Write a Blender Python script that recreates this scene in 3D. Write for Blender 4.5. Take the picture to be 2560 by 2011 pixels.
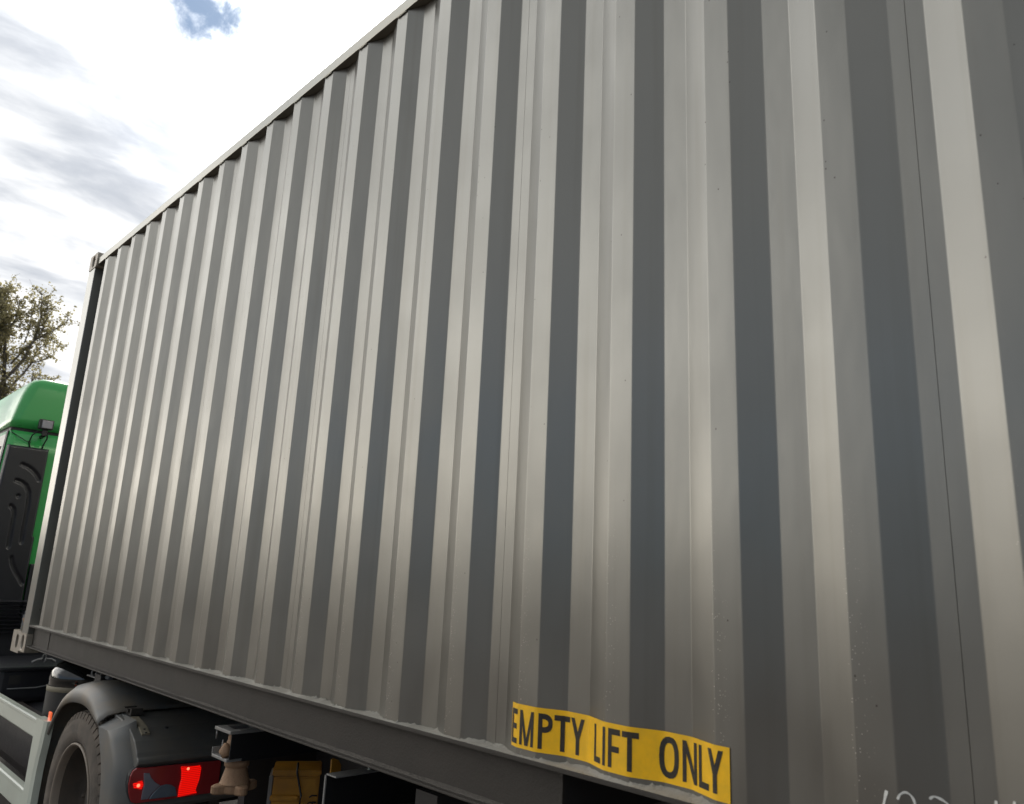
import bpy, bmesh, math, random
from math import sin, cos, pi, radians, sqrt, atan2, hypot
from mathutils import Vector, Matrix

random.seed(7)
for o in list(bpy.data.objects):
    bpy.data.objects.remove(o)
scene = bpy.context.scene
COL = scene.collection
G = 1.285                      # height of the container's bottom ledge above the ground

# ------------------------------------------------------------------ camera
cam_d = bpy.data.cameras.new("camera")
cam = bpy.data.objects.new("camera", cam_d)
COL.objects.link(cam)
cam_d.sensor_fit = 'HORIZONTAL'
cam_d.sensor_width = 36.0
cam_d.lens = 1908.94 * 36.0 / 2560.0
cam_d.clip_start = 0.05
cam_d.clip_end = 3000.0
cam_d.dof.use_dof = True; cam_d.dof.focus_distance = 3.2; cam_d.dof.aperture_fstop = 6.0
_r = Vector((0.6991048526, 0.7136139920, 0.0448048613))
_d = Vector((-0.1363040496, 0.1945217560, -0.9713817440))
_f = Vector((-0.7019071243, 0.6729906069, 0.2332595805))
M = Matrix(((_r.x, -_d.x, -_f.x, 5.8403), (_r.y, -_d.y, -_f.y, -1.4408), (_r.z, -_d.z, -_f.z, 0.4048 + G), (0, 0, 0, 1)))
cam.matrix_world = M
scene.camera = cam

# ------------------------------------------------------------------ sky, sun, exposure
SUN_EL, SUN_AZ = radians(36), atan2(0.40, -0.917)
SUN = Vector((cos(SUN_EL) * cos(SUN_AZ), cos(SUN_EL) * sin(SUN_AZ), sin(SUN_EL)))
world = bpy.data.worlds.new("World")
scene.world = world
world.use_nodes = True
nt = world.node_tree
nt.nodes.clear()
N, L = nt.nodes, nt.links

def vmath(op, a, b=None):
    n = N.new('ShaderNodeVectorMath'); n.operation = op
    for i, v in enumerate((a, b)):
        if v is None: continue
        if isinstance(v, (tuple, list, Vector)): n.inputs[i].default_value = tuple(v)
        else: L.new(v, n.inputs[i])
    return n
def smath(op, a, b=None, c=None, clamp=False):
    n = N.new('ShaderNodeMath'); n.operation = op; n.use_clamp = clamp
    for i, v in enumerate((a, b, c)):
        if v is None: continue
        if isinstance(v, (int, float)): n.inputs[i].default_value = v
        else: L.new(v, n.inputs[i])
    return n.outputs[0]
def cmix(fac, a, b, blend='MIX'):
    n = N.new('ShaderNodeMix'); n.data_type = 'RGBA'; n.blend_type = blend; n.clamp_factor = True
    for s, v in ((n.inputs[0], fac), (n.inputs[6], a), (n.inputs[7], b)):
        if isinstance(v, (int, float)): s.default_value = v
        elif isinstance(v, tuple): s.default_value = (*v, 1)
        else: L.new(v, s)
    return n.outputs[2]
def ramp01(v, lo, hi):
    n = N.new('ShaderNodeMapRange'); n.interpolation_type = 'SMOOTHSTEP'
    L.new(v, n.inputs[0]); n.inputs[1].default_value = lo; n.inputs[2].default_value = hi
    return n.outputs[0]
def noise(vec, scale, detail=6, rough=0.55, dist=0.0):
    n = N.new('ShaderNodeTexNoise'); L.new(vec, n.inputs['Vector'])
    n.inputs['Scale'].default_value = scale; n.inputs['Detail'].default_value = detail
    n.inputs['Roughness'].default_value = rough; n.inputs['Distortion'].default_value = dist
    return n.outputs[0]

tc = N.new('ShaderNodeTexCoord')
dirn = vmath('NORMALIZE', tc.outputs['Generated']).outputs[0]
sep = N.new('ShaderNodeSeparateXYZ'); L.new(dirn, sep.inputs[0])
zz = smath('MAXIMUM', sep.outputs[2], 0.0)
inv = smath('DIVIDE', 1.0, smath('ADD', zz, 0.16))
plane = N.new('ShaderNodeVectorMath'); plane.operation = 'SCALE'
L.new(dirn, plane.inputs[0]); L.new(inv, plane.inputs[3])
mp = N.new('ShaderNodeMapping'); L.new(plane.outputs[0], mp.inputs[0])
mp.inputs['Rotation'].default_value = (0, 0, radians(28)); mp.inputs['Scale'].default_value = (1.75, 0.85, 0.0)
mp.inputs['Location'].default_value = (3.1, 1.7, 0.0)
n_big = noise(mp.outputs[0], 1.5, 7, 0.5, 0.5)
n_fine = noise(mp.outputs[0], 5.0, 6, 0.55, 0.3)
n_hole = noise(plane.outputs[0], 1.6, 7, 0.55, 0.3)
sky = N.new('ShaderNodeTexSky'); sky.sky_type = 'NISHITA'; sky.sun_disc = False
sky.sun_elevation = SUN_EL; sky.sun_rotation = radians(90) - SUN_AZ
sky.air_density = 1.0; sky.dust_density = 1.5; sky.ozone_density = 1.5
tone = ramp01(smath('ADD', smath('MULTIPLY', n_big, 0.72), smath('MULTIPLY', n_fine, 0.28)), 0.37, 0.56)
cloud = cmix(tone, (1.85, 1.95, 2.15), (8.6, 8.6, 8.5))
dsun = vmath('DOT_PRODUCT', dirn, SUN).outputs[1]
sd = smath('MAXIMUM', dsun, 0.0)
glow = smath('MULTIPLY', smath('POWER', sd, 50.0), 2.0)
bright = smath('ADD', smath('ADD', 0.70, smath('MULTIPLY', smath('POWER', smath('SUBTRACT', 1.0, zz), 3.0), 0.58)), glow)
warm = cmix(smath('MULTIPLY', smath('POWER', smath('SUBTRACT', 1.0, zz), 4.0), 1.0), (1.0, 1.0, 1.0), (1.12, 1.02, 0.88))
cl2 = cmix(1.0, cloud, warm, 'MULTIPLY')
sc = N.new('ShaderNodeVectorMath'); sc.operation = 'SCALE'
L.new(cl2, sc.inputs[0]); L.new(bright, sc.inputs[3])
# the bright cloud deck lies on the sun's side; the other side is a dull blue-grey sky
dhor = vmath('DOT_PRODUCT', dirn, (-0.9326, 0.3610, 0.0)).outputs[1]
deck = ramp01(smath('ADD', dhor, smath('MULTIPLY', smath('SUBTRACT', n_hole, 0.5), 0.5)), -0.15, 0.42)
# a denser bank of streaky cloud stands low ahead of the lorry, and one small gap shows blue above it
bank = ramp01(smath('ADD', vmath('DOT_PRODUCT', dirn, (-0.9285, 0.1303, 0.3477)).outputs[1], smath('MULTIPLY', smath('SUBTRACT', n_big, 0.5), 0.14)), 0.935, 0.985)
streak = ramp01(smath('ADD', smath('MULTIPLY', n_big, 0.68), smath('MULTIPLY', n_fine, 0.32)), 0.38, 0.58)
banked = cmix(streak, (1.48, 1.57, 1.72), (2.9, 2.9, 2.9))
deckcol = cmix(smath('MULTIPLY', bank, 0.95), sc.outputs[0], banked)
n_gap = noise(dirn, 46.0, 6, 0.6, 0.3)
gap = ramp01(smath('ADD', vmath('DOT_PRODUCT', dirn, (-0.7632, 0.2423, 0.599)).outputs[1], smath('MULTIPLY', smath('SUBTRACT', n_gap, 0.5), 0.0026)), 0.99800, 1.00005)
holes = ramp01(n_hole, 0.66, 0.74)
cover = smath('MULTIPLY', deck, smath('SUBTRACT', 1.0, smath('MULTIPLY', holes, 0.8)))
dim = N.new('ShaderNodeVectorMath'); dim.operation = 'SCALE'; dim.inputs[3].default_value = 0.42
L.new(sky.outputs[0], dim.inputs[0])
low = cmix(0.6, dim.outputs[0], (0.55, 0.72, 1.08))
dull = cmix(smath('MULTIPLY', ramp01(sep.outputs[2], 0.10, 0.38), 0.85), low, cmix(ramp01(n_big, 0.35, 0.65), (1.2, 1.25, 1.25), (1.65, 1.65, 1.63)))
final = cmix(smath('MULTIPLY', gap, 0.97), cmix(cover, dull, deckcol), (0.62, 0.92, 1.42))
bg = N.new('ShaderNodeBackground'); bg.inputs['Strength'].default_value = 0.1
L.new(final, bg.inputs[0])
wo = N.new('ShaderNodeOutputWorld'); L.new(bg.outputs[0], wo.inputs[0])

sun_d = bpy.data.lights.new("sun", 'SUN')
sun_d.energy = 1.5; sun_d.angle = radians(14); sun_d.color = (1.0, 0.94, 0.85)
sun = bpy.data.objects.new("sun", sun_d); COL.objects.link(sun)
sun.rotation_euler = SUN.to_track_quat('Z', 'Y').to_euler()

vs = scene.view_settings
vs.view_transform = 'Standard'; vs.look = 'None'; vs.exposure = 2.05; vs.gamma = 1.0
vs.use_curve_mapping = False

# ------------------------------------------------------------------ materials
def material(name, base, rough=0.5, metallic=0.0, var=0.15, vscale=6.0, dirt=None, dirt_amt=0.0, dirt_scale=3.0,
             bump=0.0, bscale=80.0, coat=0.0, spec=0.5, emit=None, estr=0.0, rvar=0.08):
    m = bpy.data.materials.new(name); m.use_nodes = True
    t = m.node_tree; n, l = t.nodes, t.links
    b = n['Principled BSDF']
    b.inputs['Roughness'].default_value = rough; b.inputs['Metallic'].default_value = metallic
    b.inputs['Specular IOR Level'].default_value = spec
    if coat:
        b.inputs['Coat Weight'].default_value = coat; b.inputs['Coat Roughness'].default_value = 0.08
    g = n.new('ShaderNodeNewGeometry')
    nz = n.new('ShaderNodeTexNoise'); l.new(g.outputs['Position'], nz.inputs['Vector'])
    nz.inputs['Scale'].default_value = vscale; nz.inputs['Detail'].default_value = 6; nz.inputs['Roughness'].default_value = 0.6
    mx = n.new('ShaderNodeMix'); mx.data_type = 'RGBA'
    mx.inputs[6].default_value = (*[c * (1 - var) for c in base], 1); mx.inputs[7].default_value = (*[min(1, c * (1 + var)) for c in base], 1)
    l.new(nz.outputs[0], mx.inputs[0])
    out = mx.outputs[2]
    if dirt is not None:
        n2 = n.new('ShaderNodeTexNoise'); l.new(g.outputs['Position'], n2.inputs['Vector'])
        n2.inputs['Scale'].default_value = dirt_scale; n2.inputs['Detail'].default_value = 8; n2.inputs['Roughness'].default_value = 0.65
        mr = n.new('ShaderNodeMapRange'); l.new(n2.outputs[0], mr.inputs[0])
        mr.inputs[1].default_value = 0.35; mr.inputs[2].default_value = 0.68; mr.inputs[4].default_value = dirt_amt
        m2 = n.new('ShaderNodeMix'); m2.data_type = 'RGBA'
        l.new(mr.outputs[0], m2.inputs[0]); l.new(out, m2.inputs[6]); m2.inputs[7].default_value = (*dirt, 1)
        out = m2.outputs[2]
    l.new(out, b.inputs['Base Color'])
    rr = n.new('ShaderNodeMapRange'); l.new(nz.outputs[0], rr.inputs[0])
    rr.inputs[3].default_value = max(0.02, rough - rvar); rr.inputs[4].default_value = min(1, rough + rvar)
    l.new(rr.outputs[0], b.inputs['Roughness'])
    if bump:
        n3 = n.new('ShaderNodeTexNoise'); l.new(g.outputs['Position'], n3.inputs['Vector'])
        n3.inputs['Scale'].default_value = bscale; n3.inputs['Detail'].default_value = 5
        bp = n.new('ShaderNodeBump'); bp.inputs['Strength'].default_value = bump; bp.inputs['Distance'].default_value = 0.01
        l.new(n3.outputs[0], bp.inputs['Height']); l.new(bp.outputs[0], b.inputs['Normal'])
    if emit:
        b.inputs['Emission Color'].default_value = (*emit, 1); b.inputs['Emission Strength'].default_value = estr
    return m

def panel_paint(name):
    """Semi-gloss grey container paint: road film low down, spatter beside the ribs, small chips."""
    m = bpy.data.materials.new(name); m.use_nodes = True
    t = m.node_tree; n, l = t.nodes, t.links
    b = n['Principled BSDF']
    g = n.new('ShaderNodeNewGeometry')
    s = n.new('ShaderNodeSeparateXYZ'); l.new(g.outputs['Position'], s.inputs[0])
    def mth(op, a, c=None, clamp=False):
        q = n.new('ShaderNodeMath'); q.operation = op; q.use_clamp = clamp
        for i, v in enumerate((a, c)):
            if v is None: continue
            if isinstance(v, (int, float)): q.inputs[i].default_value = v
            else: l.new(v, q.inputs[i])
        return q.outputs[0]
    def mr(v, a, c, lo=0.0, hi=1.0):
        q = n.new('ShaderNodeMapRange'); q.interpolation_type = 'SMOOTHSTEP'; l.new(v, q.inputs[0])
        q.inputs[1].default_value = a; q.inputs[2].default_value = c; q.inputs[3].default_value = lo; q.inputs[4].default_value = hi
        return q.outputs[0]
    def nz(scale, detail=5, sx=1, sy=1, sz=1):
        mp = n.new('ShaderNodeMapping'); l.new(g.outputs['Position'], mp.inputs[0]); mp.inputs['Scale'].default_value = (sx, sy, sz)
        q = n.new('ShaderNodeTexNoise'); l.new(mp.outputs[0], q.inputs['Vector']); q.inputs['Scale'].default_value = scale; q.inputs['Detail'].default_value = detail
        return q.outputs[0]
    def vor(scale, sx=1, sy=1, sz=1):
        mp = n.new('ShaderNodeMapping'); l.new(g.outputs['Position'], mp.inputs[0]); mp.inputs['Scale'].default_value = (sx, sy, sz)
        q = n.new('ShaderNodeTexVoronoi'); l.new(mp.outputs[0], q.inputs['Vector']); q.inputs['Scale'].default_value = scale
        return q
    def mix(f, a, c):
        q = n.new('ShaderNodeMix'); q.data_type = 'RGBA'; l.new(f, q.inputs[0])
        for sck, v in ((q.inputs[6], a), (q.inputs[7], c)):
            if isinstance(v, tuple): sck.default_value = (*v, 1)
            else: l.new(v, sck)
        return q.outputs[2]
    zr = mth('SUBTRACT', s.outputs[2], G)
    col = mix(nz(1.1, 4), (0.202, 0.1985, 0.182), (0.223, 0.219, 0.200))
    # faint vertical run marks
    col = mix(mr(nz(30, 4, 1, 1, 0.02), 0.50, 0.75, 0, 0.35), col, (0.18, 0.172, 0.15))
    # road film towards the sill
    film = mth('MULTIPLY', mr(zr, 0.55, 0.0, 0, 0.25), mr(nz(9, 6, 1, 1, 0.5), 0.25, 0.7))
    col = mix(film, col, (0.25, 0.235, 0.20))
    # spatter beside the forward bend of every rib
    ph = mth('MODULO', mth('ADD', s.outputs[0], 0.0401 + 0.278 * 6 + 0.02), 0.278)
    near = mth('MULTIPLY', mr(ph, 0.0, 0.018), mr(ph, 0.065, 0.022))
    v1 = vor(210, 1, 0.2, 1)
    sp = mr(v1.outputs['Distance'], 0.26, 0.16)
    pick = mth('GREATER_THAN', v1.outputs['Color'], 0.80)
    hmask = mth('MULTIPLY', mr(zr, 0.75, 0.1), mr(zr, 0.9, 0.5, 0.15, 1))
    spat = mth('MULTIPLY', mth('MULTIPLY', sp, pick), mth('MULTIPLY', near, hmask))
    col = mix(spat, col, (0.62, 0.60, 0.54))
    v2 = vor(60, 1, 0.3, 0.8)
    chip = mth('MULTIPLY', mr(v2.outputs['Distance'], 0.13, 0.08), mth('GREATER_THAN', v2.outputs['Color'], 0.89))
    col = mix(mth('MULTIPLY', chip, 0.8), col, (0.06, 0.05, 0.045))
    l.new(col, b.inputs['Base Color'])
    rg = mth('ADD', mr(nz(3.0, 5), 0.3, 0.7, 0.30, 0.38), mth('MULTIPLY', film, 0.35))
    l.new(rg, b.inputs['Roughness'])
    b.inputs['Specular IOR Level'].default_value = 0.5; b.inputs['Metallic'].default_value = 0.90
    bp = n.new('ShaderNodeBump'); bp.inputs['Strength'].default_value = 0.15; bp.inputs['Distance'].default_value = 0.02
    l.new(nz(5, 3, 1, 1, 0.35), bp.inputs['Height'])
    bp2 = n.new('ShaderNodeBump'); bp2.inputs['Strength'].default_value = 0.05; bp2.inputs['Distance'].default_value = 0.001
    l.new(nz(420, 3), bp2.inputs['Height']); l.new(bp.outputs[0], bp2.inputs['Normal'])
    l.new(bp2.outputs[0], b.inputs['Normal'])
    return m

MT = {}
MT['paint'] = panel_paint('container_paint')
MT['rail'] = material('rail_paint_shade_dust', (0.040, 0.0355, 0.030), 0.62, var=0.18, vscale=14, dirt=(0.07, 0.06, 0.05), dirt_amt=0.35, dirt_scale=5, spec=0.3, bump=0.12, bscale=160)  # container paint with the rail's shade put into the colour, plus dust
MT['toprail'] = material('top_rail_paint', (0.26, 0.26, 0.232), 0.32, metallic=0.78, var=0.1, vscale=5, dirt=(0.38, 0.29, 0.18), dirt_amt=0.25, dirt_scale=1.2)
MT['casting'] = material('casting_paint', (0.36, 0.33, 0.28), 0.5, metallic=0.35, var=0.2, vscale=25, dirt=(0.22, 0.15, 0.09), dirt_amt=0.45, dirt_scale=14, bump=0.2, bscale=120)
MT['post'] = material('post_paint', (0.26, 0.257, 0.235), 0.30, metallic=0.8, var=0.08, vscale=4)
MT['sealant'] = material('sealant_dusty', (0.30, 0.285, 0.245), 0.7, var=0.2, vscale=40, dirt=(0.24, 0.21, 0.17), dirt_amt=0.5, dirt_scale=12, bump=0.4, bscale=120)
MT['dust'] = material('rail_dust', (0.085, 0.075, 0.063), 0.9, var=0.3, vscale=30, bump=0.4)
MT['black'] = material('hole_shade', (0.012, 0.012, 0.013), 0.8)  # near black, for the shade inside the casting and lock holes
MT['chassis'] = material('chassis_dark', (0.022, 0.021, 0.021), 0.6, var=0.3, dirt=(0.05, 0.042, 0.035), dirt_amt=0.5, dirt_scale=4)
MT['steelshade'] = material('steel_shade_black', (0.012, 0.012, 0.013), 0.7, var=0.3, spec=0.2)  # bolster and bracket steel with its shade put into the colour
MT['plastic'] = material('black_plastic', (0.015, 0.015, 0.019), 0.42, var=0.2, vscale=20, bump=0.15, bscale=300)
MT['green'] = material('green_truck_paint', (0.045, 0.38, 0.09), 0.30, var=0.06, vscale=3, coat=0.35)
MT['yellow'] = material('sticker_yellow', (0.97, 0.535, 0.006), 0.42, var=0.04, vscale=30, dirt=(0.5, 0.32, 0.03), dirt_amt=0.35, dirt_scale=28)
MT['ink'] = material('sticker_ink', (0.018, 0.016, 0.015), 0.38, var=0.2, vscale=30, dirt=(0.16, 0.13, 0.08), dirt_amt=0.18, dirt_scale=90)
MT['chalk'] = material('chalk_white', (0.72, 0.71, 0.66), 0.8, var=0.15, vscale=60)
MT['fairing'] = material('fairing_white', (0.60, 0.64, 0.55), 0.35, var=0.05, vscale=5, dirt=(0.42, 0.40, 0.33), dirt_amt=0.3, dirt_scale=3, coat=0.2)
MT['mudguard'] = material('mudguard_grey', (0.17, 0.17, 0.162), 0.5, var=0.15, vscale=5, dirt=(0.25, 0.20, 0.14), dirt_amt=0.75, dirt_scale=6)
MT['mudrear'] = material('mudguard_dark', (0.105, 0.11, 0.108), 0.5, var=0.2, vscale=6, dirt=(0.17, 0.14, 0.10), dirt_amt=0.5, dirt_scale=5)
MT['rubber'] = material('tyre_rubber', (0.07, 0.06, 0.05), 0.9, var=0.3, vscale=9, dirt=(0.17, 0.138, 0.108), dirt_amt=0.85, dirt_scale=6, bump=0.25, bscale=90)
MT['rim'] = material('rim_dusty', (0.055, 0.045, 0.036), 0.8, var=0.3, vscale=9, dirt=(0.10, 0.075, 0.055), dirt_amt=0.6, dirt_scale=7)
MT['rimlip'] = material('rim_lip', (0.22, 0.18, 0.14), 0.6, var=0.25, vscale=15)
MT['brown'] = material('twistlock_rust', (0.27, 0.155, 0.085), 0.75, var=0.25, vscale=30, dirt=(0.30, 0.21, 0.13), dirt_amt=0.5, dirt_scale=18, bump=0.3, bscale=150)
MT['steel'] = material('bolster_grey', (0.20, 0.20, 0.195), 0.45, var=0.2, vscale=12, dirt=(0.26, 0.23, 0.19), dirt_amt=0.4, dirt_scale=14)
MT['tank'] = material('glossy_black_paint', (0.012, 0.014, 0.014), 0.08, var=0.2, vscale=8, coat=0.6)
MT['band'] = material('dusty_band', (0.24, 0.21, 0.15), 0.7, var=0.25, vscale=12)
MT['boxyellow'] = material('toolbox_yellow', (0.55, 0.26, 0.02), 0.5, var=0.15, vscale=9, dirt=(0.28, 0.13, 0.02), dirt_amt=0.7, dirt_scale=8)
MT['grey'] = material('plain_grey', (0.20, 0.20, 0.20), 0.5, var=0.15, vscale=10)
MT['lensdark'] = material('lens_dark_red', (0.32, 0.03, 0.032), 0.12, var=0.2, vscale=20, coat=0.6)
MT['lenslit'] = material('lens_lit_red', (0.75, 0.02, 0.01), 0.15, emit=(1.0, 0.004, 0.002), estr=0.28, coat=0.5)
_t = MT['lenslit'].node_tree; _p = _t.nodes['Principled BSDF']; _g = _t.nodes.new('ShaderNodeNewGeometry')
_w = _t.nodes.new('ShaderNodeTexWave'); _w.bands_direction = 'Z'; _w.inputs['Scale'].default_value = 38.0; _w.inputs['Distortion'].default_value = 0.4
_t.links.new(_g.outputs['Position'], _w.inputs['Vector'])
_r = _t.nodes.new('ShaderNodeMapRange'); _r.inputs[3].default_value = 0.04; _r.inputs[4].default_value = 0.27
_t.links.new(_w.outputs[1], _r.inputs[0]); _t.links.new(_r.outputs[0], _p.inputs['Emission Strength'])
MT['bulb'] = material('bulb_hot', (0.8, 0.1, 0.05), 0.15, emit=(1.0, 0.16, 0.08), estr=0.6)
MT['lensgrey'] = material('lens_clear_grey', (0.20, 0.205, 0.245), 0.12, var=0.2, vscale=25, coat=0.6)
MT['lensblue'] = material('lens_clear_shade', (0.12, 0.15, 0.185), 0.12, var=0.2, vscale=25, coat=0.6)
MT['amber'] = material('marker_amber', (0.60, 0.10, 0.04), 0.25, emit=(1.0, 0.16, 0.04), estr=0.13)
MT['glass'] = material('lamp_glass', (0.30, 0.29, 0.33), 0.12, var=0.35, vscale=40, coat=0.7)
MT['bark'] = material('bark', (0.14, 0.125, 0.11), 0.9, var=0.3, vscale=4)
MT['leaf'] = material('leaf_olive', (0.27, 0.245, 0.125), 0.6, var=0.45, vscale=0.9)
_t = MT['leaf'].node_tree; _p = _t.nodes['Principled BSDF']; _tr = _t.nodes.new('ShaderNodeBsdfTranslucent'); _mx = _t.nodes.new('ShaderNodeMixShader')
_t.links.new(_p.inputs['Base Color'].links[0].from_socket, _tr.inputs['Color']); _mx.inputs[0].default_value = 0.5
_t.links.new(_p.outputs[0], _mx.inputs[1]); _t.links.new(_tr.outputs[0], _mx.inputs[2]); _t.links.new(_mx.outputs[0], _t.nodes['Material Output'].inputs[0])
MT['tline'] = material('unseen_trees', (0.035, 0.042, 0.02), 0.9, var=0.4, vscale=0.4)
MT['ground'] = material('yard_dirt', (0.062, 0.047, 0.039), 0.9, var=0.3, vscale=2.2, dirt=(0.065, 0.055, 0.048), dirt_amt=0.6, dirt_scale=0.5, bump=0.5, bscale=30)
MT['louvre'] = material('louvre_pale', (0.42, 0.43, 0.38), 0.4, var=0.05)
MT['seam'] = material('seam_black', (0.015, 0.015, 0.017), 0.6)

# ------------------------------------------------------------------ mesh helpers
class MB:
    def __init__(self): self.v = []; self.f = []; self.sm = []
    def add(self, vs_, fs, smooth=False):
        o = len(self.v); self.v += [tuple(p) for p in vs_]
        for q in fs: self.f.append([i + o for i in q]); self.sm.append(smooth)
        return self
    def box(self, x0, x1, y0, y1, z0, z1, b=0.0):
        if b <= 0:
            p = [(x, y, z) for x in (x0, x1) for y in (y0, y1) for z in (z0, z1)]
            return self.add(p, [(0, 1, 3, 2), (4, 6, 7, 5), (0, 4, 5, 1), (2, 3, 7, 6), (0, 2, 6, 4), (1, 5, 7, 3)])
        bm = bmesh.new(); bmesh.ops.create_cube(bm, size=1)
        for q in bm.verts:
            q.co = Vector(((x0 + x1) / 2 + q.co.x * (x1 - x0), (y0 + y1) / 2 + q.co.y * (y1 - y0), (z0 + z1) / 2 + q.co.z * (z1 - z0)))
        bmesh.ops.bevel(bm, geom=bm.edges[:], offset=b, segments=2, affect='EDGES', profile=0.6)
        return self.frombm(bm)
    def frombm(self, bm, mat=None):
        if mat is not None: bmesh.ops.transform(bm, matrix=mat, verts=bm.verts[:])
        bm.verts.index_update()
        self.add([q.co[:] for q in bm.verts], [[q.index for q in f.verts] for f in bm.faces]); bm.free()
        return self
    def prism(self, poly, axis, a, b, smooth=False):
        """poly in the two other axes (order x,y,z without axis), extruded from a to b along axis."""
        def P(u, w, t): return {'x': (t, u, w), 'y': (u, t, w), 'z': (u, w, t)}[axis]
        n = len(poly)
        p = [P(u, w, a) for u, w in poly] + [P(u, w, b) for u, w in poly]
        fs = [(i, (i + 1) % n, n + (i + 1) % n, n + i) for i in range(n)]
        self.add(p, fs, smooth); self.add(p, [list(range(n))[::-1], list(range(n, 2 * n))])
        return self
    def tube(self, pts, r, n=8, smooth=True):
        pts = [Vector(q) for q in pts]
        rr = r if isinstance(r, (list, tuple)) else [r] * len(pts)
        ring = []; up = Vector((0, 0, 1))
        for i, q in enumerate(pts):
            t = (pts[min(i + 1, len(pts) - 1)] - pts[max(i - 1, 0)]).normalized()
            a = t.cross(up)
            if a.length < 0.05: a = t.cross(Vector((1, 0, 0)))
            a.normalize(); b = t.cross(a)
            ring.append([q + (a * cos(2 * pi * k / n) + b * sin(2 * pi * k / n)) * rr[i] for k in range(n)])
        vv = [p for R_ in ring for p in R_]
        fs = [(i * n + k, i * n + (k + 1) % n, (i + 1) * n + (k + 1) % n, (i + 1) * n + k) for i in range(len(pts) - 1) for k in range(n)]
        self.add(vv, fs, smooth)
        self.add(ring[0] + ring[-1], [list(range(n))[::-1], list(range(n, 2 * n))])
        return self
    def lathe(self, prof, c, axis='z', n=40, smooth=True):
        """prof: list of (radius, height) about the axis through c."""
        def P(r, h, a):
            ca, sa = r * cos(a), r * sin(a)
            return {'z': (c[0] + ca, c[1] + sa, c[2] + h), 'y': (c[0] + ca, c[1] + h, c[2] + sa), 'x': (c[0] + h, c[1] + ca, c[2] + sa)}[axis]
        vv = [P(r, h, 2 * pi * k / n) for r, h in prof for k in range(n)]
        fs = [(i * n + k, i * n + (k + 1) % n, (i + 1) * n + (k + 1) % n, (i + 1) * n + k) for i in range(len(prof) - 1) for k in range(n)]
        return self.add(vv, fs, smooth)
    def build(self, name, mat, parent=None, fix=True):
        me = bpy.data.meshes.new(name)
        me.from_pydata([Vector(q) for q in self.v], [], self.f)
        for i, p in enumerate(me.polygons): p.use_smooth = self.sm[i] if i < len(self.sm) else False
        if fix:
            bm = bmesh.new(); bm.from_mesh(me); bmesh.ops.remove_doubles(bm, verts=bm.verts[:], dist=1e-5)
            bmesh.ops.recalc_face_normals(bm, faces=bm.faces[:]); bm.to_mesh(me); bm.free()
        me.materials.append(MT[mat] if isinstance(mat, str) else mat)
        return link(name, me, parent)

def link(name, me, parent=None):
    o = bpy.data.objects.new(name, me); COL.objects.link(o)
    if parent is not None: o.parent = parent; o.matrix_parent_inverse = parent.matrix_world.inverted()
    return o
def thing(name, label, cat, loc=(0, 0, 0)):
    o = bpy.data.objects.new(name, None); COL.objects.link(o); o.location = loc
    o.empty_display_size = 0.3; o['label'] = label; o['category'] = cat
    bpy.context.view_layer.update()
    return o
def zg(p): return (p[0], p[1], p[2] + G)

# ------------------------------------------------------------------ ground and far trees
g = MB(); R_ = 600.0
n_ = 60
g.add([(0, 0, 0)] + [(R_ * cos(2 * pi * k / n_), R_ * sin(2 * pi * k / n_), 0) for k in range(n_)], [(0, k + 1, (k + 1) % n_ + 1) for k in range(n_)])
go = g.build('ground', 'ground'); go['kind'] = 'structure'

# an unseen ring of trees, added so the container wall reflects a dark skyline
tl = MB(); rnd = random.Random(3)
for k in range(2600):
    a = rnd.uniform(0, 2 * pi); d = rnd.uniform(60, 85)
    h = rnd.uniform(0.0, 1.0) ** 0.8 * (4.2 + 1.6 * sin(a * 5) + 1.0 * sin(a * 13 + 1))
    s_ = rnd.uniform(0.7, 1.9)
    cx, cy = 3 + d * cos(a), d * sin(a)
    bm = bmesh.new(); bmesh.ops.create_icosphere(bm, subdivisions=1, radius=1.0)
    for q in bm.verts: q.co *= rnd.uniform(0.6, 1.2)
    tl.frombm(bm, Matrix.Translation((cx, cy, h)) @ Matrix.Diagonal((s_ * 1.3, s_ * 1.3, s_, 1)))
to = tl.build('unseen_woodland', 'tline', fix=False); to['kind'] = 'stuff'
to['label'] = 'unseen dark trees round the yard, added for reflections in the container wall'

# ------------------------------------------------------------------ the shipping container
box = thing('shipping_container', 'grey corrugated shipping container riding high on the trailer behind the green cab', 'container', (5.66, 1.207, G - 0.176))
P_, CR, SL, DP, X0 = 0.278, 0.0668, 0.0713, 0.0304, -0.0401
FL = P_ - CR - 2 * SL
ZT = 2.601
def raw_profile(pts, r=0.012, seg=4):
    """polyline -> list of (x, y, nx, ny) with rounded bends and exact normals (outside = -y)."""
    out = []
    def nrm(a, b):
        d = Vector((b[0] - a[0], b[1] - a[1])).normalized(); return Vector((d.y, -d.x))
    out.append((*pts[0], *nrm(pts[0], pts[1])))
    for i in range(1, len(pts) - 1):
        a, b, c = Vector(pts[i - 1]), Vector(pts[i]), Vector(pts[i + 1])
        d1, d2 = (b - a).normalized(), (c - b).normalized()
        ang = d1.angle(d2)
        t = r * math.tan(ang / 2)
        p1, p2 = b - d1 * t, b + d2 * t
        n1, n2 = Vector((d1.y, -d1.x)), Vector((d2.y, -d2.x))
        for k in range(seg + 1):
            w = k / seg
            q = p1 * (1 - w) ** 2 + b * 2 * w * (1 - w) + p2 * w ** 2
            nn = (n1 * (1 - w) + n2 * w).normalized()
            out.append((q.x, q.y, nn.x, nn.y))
    out.append((*pts[-1], *nrm(pts[-2], pts[-1])))
    return out
JR = random.Random(77)
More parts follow.
